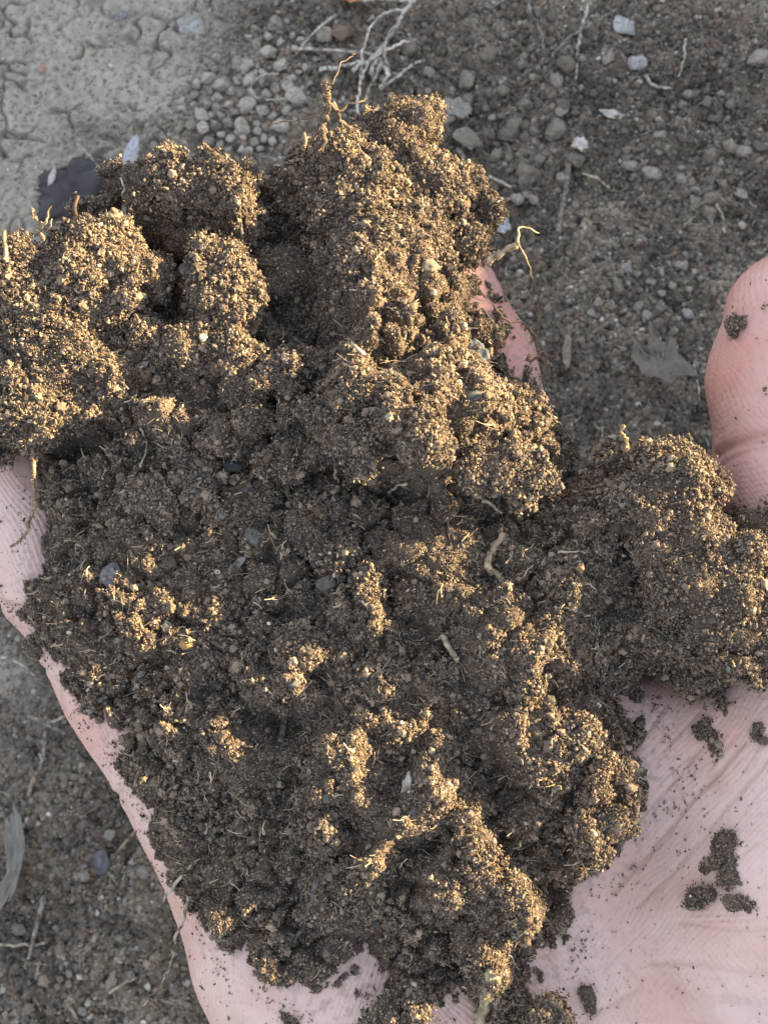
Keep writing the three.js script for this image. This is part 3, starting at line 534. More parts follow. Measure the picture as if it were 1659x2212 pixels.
// ------------------------------------------------------------------ roots, straws and twigs
const fibreMats = {};
const fibreMat = (rgb, rough = 0.8) => fibreMats[rgb.join() + rough] ??= mat({ color: C3.setRGB(...rgb).clone(), roughness: rough, vertexColors: true });
function centred(g, pts) { const b = pts[0].clone(); g.translate(-b.x, -b.y, -b.z); return b; }
// path: [px, py, level or null to lie on what is there]
function path(list, lift, wig, sd) {
  const c = new THREE.CatmullRomCurve3(list.map(([x, y, h]) => h == null ? rest(x, y, lift) : P(x, y, h)));
  const len = c.getLength(), n = clamp(Math.round(len / 0.0006), 8, 90), pts = c.getSpacedPoints(n);
  pts.forEach((p, i) => { const t = i * 0.33 + sd; p.x += wig * (noise(t, 1.5, sd) + 0.5 * noise(t * 2.7, 4, sd)); p.y += wig * 0.7 * noise(t, 7.5, sd); p.z += wig * (noise(t, 3.5, sd + 8) + 0.5 * noise(t * 2.7, 9, sd)); });
  return pts;
}
let fibreNo = 0;
function mottle(g, sd) { const p = g.attributes.position, c = []; for (let i = 0; i < p.count; i++) { const k = clamp(0.8 + 0.9 * fbm(p.getX(i) * 900 + sd, p.getY(i) * 900, p.getZ(i) * 900, 2), 0.25, 1.25), d = ss(0.1, 0.45, noise(p.getX(i) * 500 + sd, p.getY(i) * 500, p.getZ(i) * 500)); c.push(k * mix(1, 0.45, d), k * mix(1, 0.40, d), k * mix(1, 0.36, d)); } g.setAttribute('color', new THREE.Float32BufferAttribute(c, 3)); }
function fibre(name, label, category, list, r0, r1, rgb, o = {}) {
  const sd = ++fibreNo * 3.17, pts = path(list, o.lift ?? r0 * 0.8, o.wig ?? 0.0004, sd);
  const g = tubePath(pts, (t) => mix(r0, r1, t) * (1 + (o.knot ?? 0.25) * noise(t * 14 + sd, 2, sd)), 7, o.rough ?? 0.3, sd), G = new THREE.Group(), b = centred(g, pts);
  G.position.copy(b); mottle(g, sd); child(new THREE.Mesh(g, fibreMat(rgb)), 'strand', G);
  for (const br of o.branches ?? []) { const p2 = path(br[0], o.lift ?? r0 * 0.8, o.wig ?? 0.0004, sd + 1), g2 = tubePath(p2, (t) => mix(br[1], br[1] * 0.4, t), 6, 0.3, sd); g2.translate(-b.x, -b.y, -b.z); mottle(g2, sd + 2); child(new THREE.Mesh(g2, fibreMat(rgb)), 'side_root', G); }
  if (o.clad) { const l = []; for (const p of pts) for (let k = 0; k < o.clad; k++) { const s = rr(0.00013, 0.0003), q = mix(r0, r1, pts.indexOf(p) / pts.length); l.push([p.x + rr(-1, 1) * q - b.x, p.y + rr(-0.4, 1) * q - b.y, p.z + rr(-1, 1) * q - b.z, s, soilTone().map((c, i) => mix(c, rgb[i], 0.4))]); } strew(l, G, 'clinging_soil'); }
  return top(G, name, label, category, o.group);
}
const CREAM = [0.62, 0.52, 0.36], STRAW = [0.46, 0.40, 0.29], GREY = [0.30, 0.275, 0.23], BROWN = [0.16, 0.105, 0.07], TAN = [0.34, 0.265, 0.175], PALE = [0.55, 0.50, 0.41];

// on the heap
fibre('root', 'knotted brown root standing up from the highest clod, its thin ends reaching out', 'root', [[690, 335, 0.1985], [697, 290, 0.203], [702, 240, 0.206], [706, 185, 0.209]], 0.0007, 0.0005, [0.20, 0.15, 0.105], { wig: 0.0009, knot: 0.9, rough: 0.8, clad: 14,
  branches: [[[[706, 190, 0.209], [718, 168, 0.2095], [738, 150, 0.210], [748, 132, 0.210], [773, 120, 0.210]], 0.00017], [[[700, 240, 0.206], [668, 250, 0.205], [640, 266, 0.204], [600, 268, 0.203], [567, 277, 0.202]], 0.00018], [[[704, 225, 0.207], [740, 235, 0.206], [768, 228, 0.206], [797, 217, 0.206]], 0.00022], [[[690, 260, 0.204], [676, 300, 0.202], [668, 340, 0.199]], 0.00030], [[[715, 228, 0.206], [745, 270, 0.203], [752, 300, 0.200]], 0.0005]] });
fibre('root', 'short root stub beside the knotted root, on the edge of the highest clod', 'root', [[655, 330, 0.1965], [658, 310, 0.1985], [656, 290, 0.1995]], 0.0003, 0.0002, TAN, { knot: 0.5, clad: 3 });
fibre('root', 'branched pale rootlet sprouting from the top of the broad clod', 'root', [[92, 520, 0.2025], [88, 492, 0.2045], [80, 470, 0.206], [74, 452, 0.207]], 0.00030, 0.00014, TAN, { wig: 0.0006, clad: 3, branches: [[[[90, 495, 0.2045], [98, 472, 0.206], [106, 442, 0.207]], 0.00028], [[[92, 500, 0.204], [108, 482, 0.205], [107, 470, 0.2055]], 0.00022]] });
fibre('stick', 'stout pale stick end poking out of the broad clod at the frame edge', 'stick', [[16, 600, 0.2025], [13, 550, 0.205], [10, 497, 0.207]], 0.0004, 0.0003, [0.46, 0.38, 0.25], { knot: 0.4, rough: 0.5, clad: 1 });
fibre('twig', 'grey twig stub standing between the broad clod and the gold-crested clod', 'twig', [[160, 485, 0.200], [163, 450, 0.202], [168, 424, 0.203]], 0.00036, 0.0003, BROWN);
fibre('rootlet', 'pale rootlet wisp at the tip of the gold-crested clod, near the quill', 'root', [[266, 425, 0.194], [268, 405, 0.196], [260, 384, 0.197]], 0.0003, 0.00016, PALE);
fibre('root', 'thin root trailing down the front of the gold-crested clod', 'root', [[508, 440, null], [515, 470, null], [526, 525, null]], 0.00040, 0.00025, GREY, { lift: 0.0008 });
fibre('straw', 'pale split straw leaning in the hollow under the highest clod', 'straw', [[752, 733, null], [768, 750, null], [788, 768, null]], 0.00042, 0.00032, CREAM, { lift: 0.0012, wig: 0.0001 });
fibre('root', 'thick soil-coated root lying across the low lump near the pale straw', 'root', [[737, 803, null], [710, 825, null], [684, 848, null]], 0.0007, 0.0005, [0.28, 0.20, 0.12], { lift: 0.0008, clad: 12, rough: 0.7 });
fibre('root', 'soil-caked root standing like a post in the dark caves below the upright lump', 'root', [[314, 806, null], [314, 850, 0.190], [312, 898, null]], 0.0010, 0.0009, BROWN, { lift: 0.001, clad: 12, rough: 0.5 });
fibre('root', 'long knobbly tan root hanging over the bare little finger', 'root', [[76, 935, 0.190], [70, 985, 0.190], [76, 1040, 0.189], [75, 1085, 0.188], [64, 1130, 0.186], [48, 1160, 0.185], [28, 1182, 0.1845]], 0.00036, 0.00018, [0.42, 0.30, 0.18], { knot: 0.6, clad: 4, rough: 0.5 });
fibre('root', 'dark reddish root running diagonally across the shaded middle of the heap', 'root', [[582, 985, null], [545, 1025, null], [500, 1075, null], [470, 1120, null], [448, 1155, null]], 0.00055, 0.0003, BROWN, { lift: 0.0010 });
fibre('root', 'stout cream root sticking out past the index finger, with a brown curled tail', 'root', [[1052, 566, 0.191], [1075, 553, 0.193], [1100, 540, 0.1945], [1116, 530, 0.1955]], 0.0006, 0.0005, [0.50, 0.41, 0.27], { clad: 4, knot: 0.5, rough: 0.6, branches: [[[[1112, 532, 0.1955], [1122, 512, 0.196], [1118, 492, 0.196], [1140, 493, 0.196], [1161, 504, 0.195]], 0.0003], [[[1118, 520, 0.195], [1135, 560, 0.190], [1150, 600, 0.186], [1152, 650, 0.182]], 0.0002]] });
fibre('root', 'thin brown root thread drooping beside the index finger', 'root', [[1068, 655, 0.189], [1095, 690, 0.188], [1130, 700, 0.187], [1160, 735, 0.186]], 0.0002, 0.00012, BROWN, { wig: 0.0007 });
fibre('root', 'hooked cream root in the lit slope between grey oval lump and thumb clod', 'root', [[1088, 1150, null], [1065, 1190, null], [1050, 1218, null], [1075, 1245, null], [1104, 1272, null]], 0.0006, 0.0002, [0.48, 0.38, 0.24], { lift: 0.0011, clad: 7, knot: 0.6, rough: 0.6 });
fibre('rootlet', 'curved cream rootlet arching over the hollow above the hooked root', 'root', [[1040, 1085, null], [1062, 1088, null], [1084, 1108, null]], 0.0003, 0.00022, CREAM, { lift: 0.0014 });
fibre('straw', 'short thick pale straw in the crumb mass on the thumb side of the heap', 'straw', [[953, 1370, null], [970, 1398, null], [989, 1428, null]], 0.00048, 0.0004, [0.52, 0.44, 0.29], { lift: 0.0010, wig: 0.0002, clad: 3, knot: 0.4, rough: 0.5 });
fibre('straw', 'thin cream straw lying above the grey oval lump', 'straw', [[839, 1063, null], [860, 1052, null], [882, 1043, null]], 0.00030, 0.0002, CREAM, { lift: 0.0012 });
fibre('straw', 'thin cream straw next to the flat golden slab', 'straw', [[908, 970, null], [928, 977, null], [947, 984, null]], 0.00026, 0.0002, CREAM, { lift: 0.0012 });
fibre('rootlet', 'tiny pale rootlet crossing the lit edge of the index finger', 'root', [[1172, 868, 0.1885], [1188, 876, 0.189], [1203, 878, 0.189]], 0.00024, 0.00016, CREAM);
fibre('root', 'spiky root tip rising from the crest of the thumb clod', 'root', [[1352, 975, 0.1985], [1346, 950, 0.201], [1342, 922, 0.203]], 0.00045, 0.00014, [0.4, 0.29, 0.17], { clad: 9 });
fibre('rootlet', 'white wiry rootlet on the outer slope of the thumb clod', 'root', [[1448, 968, 0.198], [1460, 985, 0.199], [1480, 995, 0.1985], [1490, 1015, 0.197]], 0.0002, 0.00014, PALE, { wig: 0.0006 });
fibre('rootlet', 'cream root thread on the left shoulder of the thumb clod', 'root', [[1208, 1195, null], [1235, 1190, null], [1262, 1194, null]], 0.0002, 0.00015, CREAM, { lift: 0.0012 });
fibre('root', 'grey-brown root lying flat in the lower shaded apron of the heap', 'root', [[684, 1895, null], [672, 1950, null], [655, 2000, null], [634, 2042, null]], 0.00042, 0.0003, [0.15, 0.12, 0.105], { lift: 0.0009 });
fibre('twig', 'stubby grey twig standing in the hole under the pair of lit knobs', 'twig', [[616, 1538, null], [612, 1570, null], [606, 1604, null]], 0.00062, 0.0005, [0.19, 0.175, 0.155], { lift: 0.0014, wig: 0.0001 });
fibre('root', 'long thin root dangling off the little-finger edge of the palm', 'root', [[408, 1940, 0.182], [396, 1984, 0.179], [375, 2045, 0.173], [368, 2085, 0.168], [350, 2125, 0.163], [322, 2155, 0.158], [304, 2176, 0.155]], 0.00024, 0.00014, [0.36, 0.30, 0.21], { wig: 0.0005 });
fibre('root', 'short root end poking over the palm edge above the dangling root', 'root', [[392, 1893, 0.1825], [372, 1918, 0.181], [345, 1957, 0.1785]], 0.0003, 0.00018, STRAW, { wig: 0.0003 });
fibre('root', 'pale broad root end at the wrist edge of the heap', 'root', [[1062, 2105, null], [1050, 2150, null], [1030, 2215, null]], 0.0008, 0.0007, [0.42, 0.37, 0.23], { lift: 0.0009, clad: 8, knot: 0.5, rough: 0.6 });
fibre('rootlet', 'thread-like grey root curving at the lower edge of the heap near the bare palm', 'root', [[1090, 2020, null], [1098, 2060, null], [1122, 2095, null]], 0.00017, 0.00012, GREY, { lift: 0.001 });
fibre('rootlet', 'hair-thin root curling in the shaded slope below the caves', 'root', [[305, 925, null], [318, 960, null], [304, 1010, null]], 0.0002, 0.00014, STRAW, { lift: 0.001 });
fibre('rootlet', 'wiry tan rootlet curled beside the orange-lit speckled knob', 'root', [[725, 1010, null], [732, 1045, null], [752, 1060, null]], 0.00024, 0.00018, TAN, { lift: 0.0012 });
fibre('rootlet', 'tuft of root hairs hanging past the index finger from the heap', 'root', [[1140, 775, 0.189], [1170, 775, 0.189], [1188, 790, 0.188], [1196, 810, 0.187]], 0.0005, 0.0002, BROWN, { clad: 6, wig: 0.0009, branches: [[[[1160, 770, 0.189], [1180, 765, 0.189], [1200, 772, 0.188]], 0.0003], [[[1165, 780, 0.189], [1175, 800, 0.188], [1178, 815, 0.187]], 0.0003]] });
// scattered root hairs that nobody could count
{
  const G = new THREE.Group(), n = 1400, im = new THREE.InstancedMesh(tubePath([...Array(13)].map((_, k) => new THREE.Vector3(Math.sin(k * 0.55) * 0.5 + (k - 6) * 0.13, 0.25 * Math.sin(k * 0.8 + 1), 0.35 * Math.cos(k * 0.7))), (t) => 0.055 * (1.3 - t), 5, 0.3, 3), mat({ color: C3.setRGB(0.40, 0.32, 0.22).clone() }), n); let k = 0;
  while (k < n) { const x = rr(-0.06, 0.05), z = rr(-0.06, 0.08), [hy, e] = heapAt(x, z); if (e < 8) continue;
    Q.setFromEuler(new THREE.Euler(rr(-0.6, 0.6), rr(0, 6.3), rr(-0.6, 0.6))); M4.compose(V.set(x, hy + 0.0006, z), Q, SC.set(rr(0.0008, 0.0026), rr(0.0006, 0.0012), rr(0.0006, 0.0014))); im.setMatrixAt(k, M4); im.setColorAt(k, C3.setRGB(1, 1, 1).multiplyScalar(rr(0.5, 1.6))); k++; }
  child(im, 'root_hairs', heap, 'stuff');
}

// ------------------------------------------------------------------ stones and flakes
function stoneGeo(sd, amp = 0.5, detail = 4) {
  const g = roughen(ico(detail), amp, 1.1, sd), p = g.attributes.position, v = new THREE.Vector3(), n = new THREE.Vector3();
  for (let k = 0; k < 9; k++) { n.set(rr(-1, 1), rr(-1, 1), rr(-1, 1)).normalize(); const d = rr(0.52, 0.85); for (let i = 0; i < p.count; i++) { v.fromBufferAttribute(p, i); const o = v.dot(n) - d; if (o > 0) { v.addScaledVector(n, -o * 0.92); p.setXYZ(i, v.x, v.y, v.z); } } }
  return roughen(roughen(g, 0.10, 4.2, sd + 3), 0.09, 12, sd + 5);
}
const stoneMats = {};
function stoneMat(rgb) {
  return stoneMats[rgb.join()] ??= (() => { const m = mat({ vertexColors: true, roughness: 0.9 }); m.color.setRGB(...rgb); return m; })();
}
function speckle(g, sd, f = 6) { const p = g.attributes.position, c = []; for (let i = 0; i < p.count; i++) { const k = 0.85 + 0.5 * fbm(p.getX(i) * f + sd, p.getY(i) * f, p.getZ(i) * f, 3); c.push(k, k, k); } g.setAttribute('color', new THREE.Float32BufferAttribute(c, 3)); return g; }
const stoneGeos = [...Array(6)].map((_, i) => speckle(stoneGeo(i * 5.1 + 1, 0.45 + 0.1 * (i % 3), 4), i));
let stoneNo = 0;
function stone(name, label, category, px, py, w, h, flat, rgb, o = {}) {
  const sink = o.sink ?? 0.3, p = o.level == null ? rest(px, py) : P(px, py, o.level), m = mpp(p.y);
  const s = new THREE.Mesh(stoneGeos[(o.shape ?? stoneNo++) % 6], stoneMat(rgb)), hy = flat * Math.min(w, h) * m / 2;
  s.scale.set(w * m / 2, hy, h * m / 2); s.rotation.set(o.tiltX ?? rr(-0.15, 0.15), (o.turn ?? 0) * Math.PI / 180, o.tiltZ ?? rr(-0.15, 0.15));
  s.position.copy(p); s.position.y += hy * (1 - 2 * sink);
  shade(s); return top(s, name, label, category, o.group);
}
// a thin bent plate with an irregular outline: leaf bits, chips, husks
function flakeGeo(w, l, th, bend, ragged, sd, pointed = 0) {
  const pos = [], idx = [], R = 7, S = 40;
  const put = (u, v, up) => { const x = u * w / 2, z = v * l / 2, y = bend * (u * u * w * 0.5 + v * v * l * 0.25) + 0.08 * w * noise(u * 2 + sd, v * 3, sd) + 0.02 * w * noise(u * 9 + sd, v * 9, sd); pos.push(x, y + up, z); };
  for (const up of [th / 2, -th / 2]) {
    put(0, 0, up);
    for (let r = 1; r <= R; r++) for (let k = 0; k < S; k++) { const a = k / S * 2 * Math.PI, q = r / R * (1 + ragged * fbm(Math.cos(a) * 2 + sd, Math.sin(a) * 2, sd, 3)); let u = Math.cos(a) * q, v = Math.sin(a) * q; u *= 1 - pointed * v * v; put(u, v, up * (r === R ? 0.5 : 1)); }
  }
  const n = 1 + R * S;
  for (const s of [0, 1]) { const b = s * n, tri = (x, y, z) => s ? idx.push(b + x, b + z, b + y) : idx.push(b + x, b + y, b + z);
    for (let k = 0; k < S; k++) { const k2 = (k + 1) % S; tri(0, 1 + k2, 1 + k); for (let r = 0; r < R - 1; r++) { const p = 1 + r * S; tri(p + k, p + k2, p + S + k); tri(p + k2, p + S + k2, p + S + k); } } }
  for (let k = 0; k < S; k++) { const k2 = (k + 1) % S, p = 1 + (R - 1) * S; idx.push(p + k, p + k2, n + p + k, p + k2, n + p + k2, n + p + k); }
  return speckle(geo(pos, idx), sd, 900);
}
let flakeNo = 0;
function flake(name, label, category, px, py, w, l, turn, rgb, o = {}) {
  const p = o.level == null ? rest(px, py) : P(px, py, o.level), m = mpp(p.y), sd = ++flakeNo * 4.7;
  const f = new THREE.Mesh(flakeGeo(w * m, l * m, o.th ?? 0.0004, o.bend ?? 0.2, o.ragged ?? 0.35, sd, o.pointed ?? 0), stoneMat(rgb));
  f.rotation.set(o.tiltX ?? rr(-0.15, 0.15), turn * Math.PI / 180, o.tiltZ ?? rr(-0.2, 0.2)); f.position.copy(p); f.position.y += o.up ?? 0.0006;
  shade(f); return top(f, name, label, category, o.group);
}
// on the heap
stone('stone', 'blue-grey flat stone in the shaded apron near the little finger', 'stone', 240, 1240, 46, 62, 0.6, [0.14, 0.138, 0.138], { sink: 0.42, turn: 10 });
stone('stone', 'small dark slate stone beside the pale chip in the shaded middle', 'stone', 548, 1163, 50, 34, 0.7, [0.13, 0.128, 0.118], { sink: 0.37, turn: -35 });
flake('chip', 'long grey chip of wood below the dark slate stone', 'chip', 515, 1220, 16, 46, -45, [0.24, 0.235, 0.215]);
stone('stone', 'glossy black chip of charcoal above the pinkish pebble', 'charcoal', 503, 1004, 54, 32, 0.6, [0.035, 0.037, 0.042], { sink: 0.42 });
stone('stone', 'rounded pinkish-brown pebble under the black charcoal chip', 'pebble', 458, 1043, 50, 44, 0.8, [0.16, 0.124, 0.104], { sink: 0.42 });
stone('stone', 'pale quartz pebble crossed by the dark reddish root', 'pebble', 520, 1055, 60, 50, 0.6, [0.24, 0.216, 0.184], { sink: 0.52 });
stone('stone', 'brown round pebble below the dark reddish root', 'pebble', 612, 1160, 56, 52, 0.8, [0.136, 0.108, 0.076], { sink: 0.47 });
flake('chip', 'milky blue translucent chip below the highest clod on the thumb side', 'chip', 1031, 765, 40, 62, 20, [0.192, 0.216, 0.216], { bend: 0.1 });
stone('stone', 'white flaky grit grain in the dark apron', 'grit', 362, 1354, 22, 30, 0.7, [0.62, 0.62, 0.52], { sink: 0.05, turn: 30 });
stone('stone', 'tiny white oval seed right of the white grit grain', 'seed', 582, 1348, 11, 8, 0.9, [0.75, 0.7, 0.6], { sink: 0 });
stone('stone', 'orange-brown crumb below the white grit grain', 'crumb', 402, 1393, 28, 22, 0.8, [0.45, 0.25, 0.1], { sink: 0 });
flake('chip', 'white flaky chip standing on edge beside the coarse grey lump', 'chip', 880, 1700, 22, 58, -8, [0.52, 0.48, 0.4], { tiltZ: 0.5, th: 0.0008 });
{
  const p = rest(1186, 1518), r = 18 * mpp(p.y), g = ico(4), q = g.attributes.position;
  for (let i = 0; i < q.count; i++) { const x = q.getX(i), y = q.getY(i), z = q.getZ(i), k = 1 + 0.05 * Math.cos(9 * Math.atan2(z, x)) * (1 - y * y) + 0.06 * noise(x * 3, y * 3, z * 3) + 0.12 * fbm(x * 9, y * 9, z * 9, 2); q.setXYZ(i, x * k, y * 0.75 * k, z * k); }
  g.computeVertexNormals(); speckle(g, 3); const s = shade(new THREE.Mesh(g, stoneMat([0.152, 0.136, 0.104]))); s.scale.setScalar(r); s.position.copy(p); s.position.y -= r * 0.15; s.rotation.set(0.5, 0.3, 0.2);
  top(s, 'seed', 'round ribbed brown seed in the shade above the ragged gold-lit mass', 'seed');
}
stone('stone', 'grey rounded pebble on the fingertip side of the tall clod, halfway down', 'pebble', 930, 575, 42, 44, 0.8, [0.208, 0.176, 0.136], { sink: 0.42 });
stone('stone', 'grey stone in the shadow at the waist of the tall clod', 'pebble', 1020, 870, 62, 56, 0.8, [0.128, 0.12, 0.104], { sink: 0.47 });
stone('stone', 'tiny white grain on the dark slope of the tall clod', 'grit', 780, 537, 10, 9, 0.9, [0.75, 0.72, 0.68], { sink: 0 });
stone('stone', 'rough grey pebble in the dark apron under the orange-lit speckled knob', 'pebble', 705, 1260, 44, 40, 0.8, [0.12, 0.1, 0.08], { sink: 0.47 });
stone('stone', 'dull brown pebble half sunk above the pair of lit knobs', 'pebble', 365, 1212, 54, 46, 0.7, [0.12, 0.092, 0.064], { sink: 0.52 });
// crumbs of soil on the bare skin
const bit = (label, blobs) => clod('soil_crumb', label, 'crumb', blobs, { amp: 0.0019, cell: 0.00032, k: 0.0006, agg: 0.3, pile: 0.7, dense: 26, grain: 0.85 });
function on(px, py, r0, f = 0.7, fx = 1) { const r = r0 * 0.82; const p = rest(px, py); return [px, py, p.y + r * mpp(p.y) * 0.3, r, f, fx]; }
bit('ragged soil crumb on the palm under the thumb clod, with a trailing tail', [on(1515, 1582, 18), on(1535, 1592, 16), on(1545, 1612, 10), on(1553, 1624, 9)]);
bit('spread of soil crumbs on the palm at the frame edge, next to the tailed crumb', [on(1640, 1575, 16), on(1625, 1590, 14), on(1652, 1600, 14), on(1612, 1580, 8)]);
bit('largest soil crumb patch on the heel of the thumb, lit on one tip', [on(1545, 1930, 18), on(1570, 1945, 24), on(1595, 1950, 18), on(1570, 1910, 16), on(1615, 1945, 10), on(1530, 1932, 10)]);
bit('upright soil crumb strip above the largest crumb patch', [on(1555, 1855, 15), on(1568, 1840, 13), on(1572, 1875, 13), on(1575, 1895, 12), on(1548, 1842, 10)]);
bit('small soil crumb above the upright strip', [on(1604, 1822, 10), on(1598, 1830, 7)]);
bit('speck-sized soil crumb on the heel of the thumb, above all its neighbours', [on(1596, 1786, 7)]);
bit('curly brown soil thread on the palm high above the upright strip', [on(1602, 1745, 5), on(1612, 1750, 6), on(1622, 1746, 5)]);
bit('lone oval soil crumb on the lower palm near the wrist', [on(1262, 2140, 11, 0.9), on(1267, 2160, 14, 0.9), on(1270, 2178, 9)]);
bit('soil crumbs stuck near the tip of the thumb at the frame edge', [on(1650, 632, 13), on(1652, 655, 13), on(1656, 680, 9)]);
bit('soil smear on the thumb pad, halfway to the crease at the frame edge', [on(1648, 745, 14), on(1632, 748, 8), on(1658, 760, 12)]);
bit('flat dark soil speck on the thumb pad, left of the other specks', [on(1588, 705, 8), on(1594, 698, 5)]);
bit('dark soil speck on the thumb, lowest before the crease', [on(1626, 797, 9), on(1632, 793, 6)]);
bit('elongated soil crumb on the hand edge next to the dark apron', [on(578, 2088, 13), on(582, 2070, 11), on(574, 2105, 9)]);
bit('tiny soil crumb beside the elongated one on the hand edge', [on(616, 2098, 8)]);
bit('loose soil crumb between apron and crease on the hand edge', [on(475, 1985, 9)]);
bit('crooked soil crumb on the base of the little finger', [on(92, 1370, 7), on(96, 1385, 6), on(90, 1400, 6), on(112, 1372, 4)]);
bit('soil crumb hanging at the apron edge by the finger crease', [on(140, 1480, 10), on(150, 1468, 9)]);
bit('broken soil crumb on bare skin at the lower frame edge, below the elongated crumb', [on(610, 2200, 9), on(604, 2190, 6)]);

// ------------------------------------------------------------------ on the ground
const onG = (px, py, up = 0) => { let p = P(px, py, 0); for (let i = 0; i < 6; i++) p = P(px, py, groundH(p.x, p.z)); p.y += up; return p; };
{ // fine crumbs of the ground, too many to count
  const l = [], N = 165000, G = new THREE.Group();
  for (let i = 0; i < N; i++) {
    const x = rr(-0.155, 0.155), z = rr(-0.25, 0.16), [px, py] = toPx(x, 0, z); if (px < -120 || px > PW + 120 || py < -120 || py > PH + 120) continue;
    const c = crust(px, py); if (rnd() < c * 0.5) continue;
    const u = rnd(), s = u < 0.75 ? rr(0.00030, 0.00062) : u < 0.975 ? rr(0.0006, 0.00095) : rr(0.0009, 0.0013);
    const t = dryTone(), wet = dryness(x, z, fbm(x * 22, 5, z * 22, 3)), k = mix(0.55, 1.45, wet);
    l.push([x, groundH(x, z) + s * rr(-0.2, 0.6), z, s * mix(1, 0.55, c), [0, 1, 2].map((q) => mix(t[q] * k, mix(t[q] * 1.7, [0.37, 0.335, 0.27][q], 0.45), c))]);
  }
  const f = new THREE.InstancedMesh(curlGeos[0], mat({ roughness: 0.9 }), 1500);
  for (let k = 0; k < 1500; k++) { let x, z, c; do { x = rr(-0.15, 0.15); z = rr(-0.24, 0.15); c = crust(...toPx(x, 0, z)); } while (rnd() < c * 0.8);
    Q.setFromEuler(new THREE.Euler(rr(-0.35, 0.35), rr(0, 6.3), rr(-0.35, 0.35))); M4.compose(V.set(x, groundH(x, z) + 0.0009, z), Q, SC.set(rr(0.0012, 0.0042), rr(0.0008, 0.002), rr(0.0004, 0.0008)));
    f.setMatrixAt(k, M4); const t = rr(0.35, 1.25); f.setColorAt(k, C3.setRGB(0.40 * t, 0.35 * t, 0.27 * t)); }
  child(f, 'fibres', G, 'stuff');
  strew(l, G, 'crumbs'); top(G, 'gravel', 'fine crumbs and grit scattered over the bare ground', 'grit', null, 'stuff');
  console.log('ground crumbs', l.length);
}
const gs = (name, label, cat, px, py, w, h, flat, rgb, o = {}) => { const p = onG(px, py); return stone(name, label, cat, px, py, w, h, flat, rgb, { level: p.y, ...o }); };
const gfl = (name, label, cat, px, py, w, l, turn, rgb, o = {}) => { const p = onG(px, py); return flake(name, label, cat, px, py, w, l, turn, rgb, { level: p.y, up: 0.0015, ...o }); };
const gf = (name, label, cat, pts, r0, r1, rgb, o = {}) => fibre(name, label, cat, pts.map(([x, y, up = 0.001]) => [x, y, onG(x, y).y + up]), r0, r1, rgb, { wig: 0.0006, ...o });
{
  const p = onG(178, 410), m = mpp(0), g = roughen(roughen(ico(5), 0.55, 1.6, 31), 0.35, 5, 12), c = shade(new THREE.Mesh(speckle(g, 8, 14), stoneMat([0.07, 0.066, 0.066])));
  c.scale.set(92 * m, 34 * m, 66 * m); c.rotation.y = 0.3; c.position.copy(p); c.position.y += 0.002;
  top(c, 'charcoal', 'large black charcoal lump lying on the grey crust behind the broad clod', 'charcoal');
}
gfl('chip', 'small pale chip leaning on the large black charcoal lump', 'chip', 125, 405, 14, 44, -18, [0.50, 0.47, 0.40], { up: 0.007 });
gfl('quill', 'blue-grey quill-shaped husk standing out behind the gold-crested clod', 'husk', 288, 352, 34, 104, -18, [0.50, 0.51, 0.54], { bend: -0.5, ragged: 0.12, pointed: 0.55, th: 0.0010, up: 0.006, tiltX: 0.3 });
gf('straw', 'thin dry straw on the grey crust pointing at the charcoal lump', 'straw', [[163, 305, 0.003], [200, 345, 0.006], [232, 385, 0.009]], 0.0005, 0.0004, STRAW, { wig: 0.0002 });
gfl('leaf', 'rounded orange-brown dead leaf at the top edge of the frame', 'leaf', 767, -14, 126, 110, 0, [0.55, 0.23, 0.09], { bend: 0.25, ragged: 0.15, up: 0.004 });
gf('dry_grass', 'pale dry grass blade bent like an elbow below the orange leaf', 'dry grass', [[725, 32, 0.003], [690, 60, 0.005], [660, 90, 0.004], [640, 118, 0.002]], 0.0006, 0.0003, PALE, { wig: 0.0002 });
gf('dry_grass', 'pale dry grass blade lying level under the bent one', 'dry grass', [[640, 105, 0.003], [700, 108, 0.004], [760, 112, 0.004], [815, 118, 0.003]], 0.0006, 0.0005, PALE, { wig: 0.0002 });
gf('root', 'looped white root curled like a hook on the pebbly patch', 'root', [[602, 158, 0.003], [565, 165, 0.004], [543, 185, 0.004], [548, 205, 0.003], [580, 216, 0.003], [640, 208, 0.002]], 0.0005, 0.0003, PALE, { wig: 0.0002 });
const tangle = 'pale grass roots tangled behind the knotted root';
[[[[905, -10], [865, 40], [835, 90], [800, 130], [780, 170]], 'long grey-white root slanting down from the frame top into the tangle'], [[[870, 20], [830, 30], [800, 60], [785, 110], [780, 160], [770, 245]], 'pale root bowed outwards at the head of the tangle'],
  [[[800, 160], [812, 135], [822, 130], [815, 160], [798, 190], [785, 240]], 'stubby white root with a fork in the middle of the tangle'], [[[822, 135], [838, 165], [820, 190], [838, 180], [890, 140]], 'whitest root, kinked sharply in the tangle'], [[[760, 150], [800, 130], [850, 100], [900, 85]], 'thin root lying across the tangle towards the gravel'],
  [[[850, 60], [830, 110], [850, 160], [910, 130]], 'loose curl of root on the gravel side of the tangle'], [[[775, 0], [830, -4], [880, 2], [930, -8]], 'flattened grass root along the frame top beside the orange leaf'], [[[690, 150], [730, 145], [780, 132]], 'faint root joining the tangle from the pebbly patch']
].forEach(([p, l], i) => gf('grass_root', l, 'root', p.map(([x, y], k) => [x, y, 0.004 + 0.009 * Math.sin(k * 2 + i) ** 2]), rr(0.00055, 0.0009), 0.0004, [[0.68, 0.63, 0.52], [0.76, 0.72, 0.62], [0.52, 0.47, 0.38]][i % 3], { group: tangle, wig: 0.0007 }));
gs('stone', 'reddish-brown clod under the pale grass blades, beside the tangle', 'clod', 738, 78, 66, 60, 0.7, [0.22, 0.155, 0.11], { sink: 0.25 });
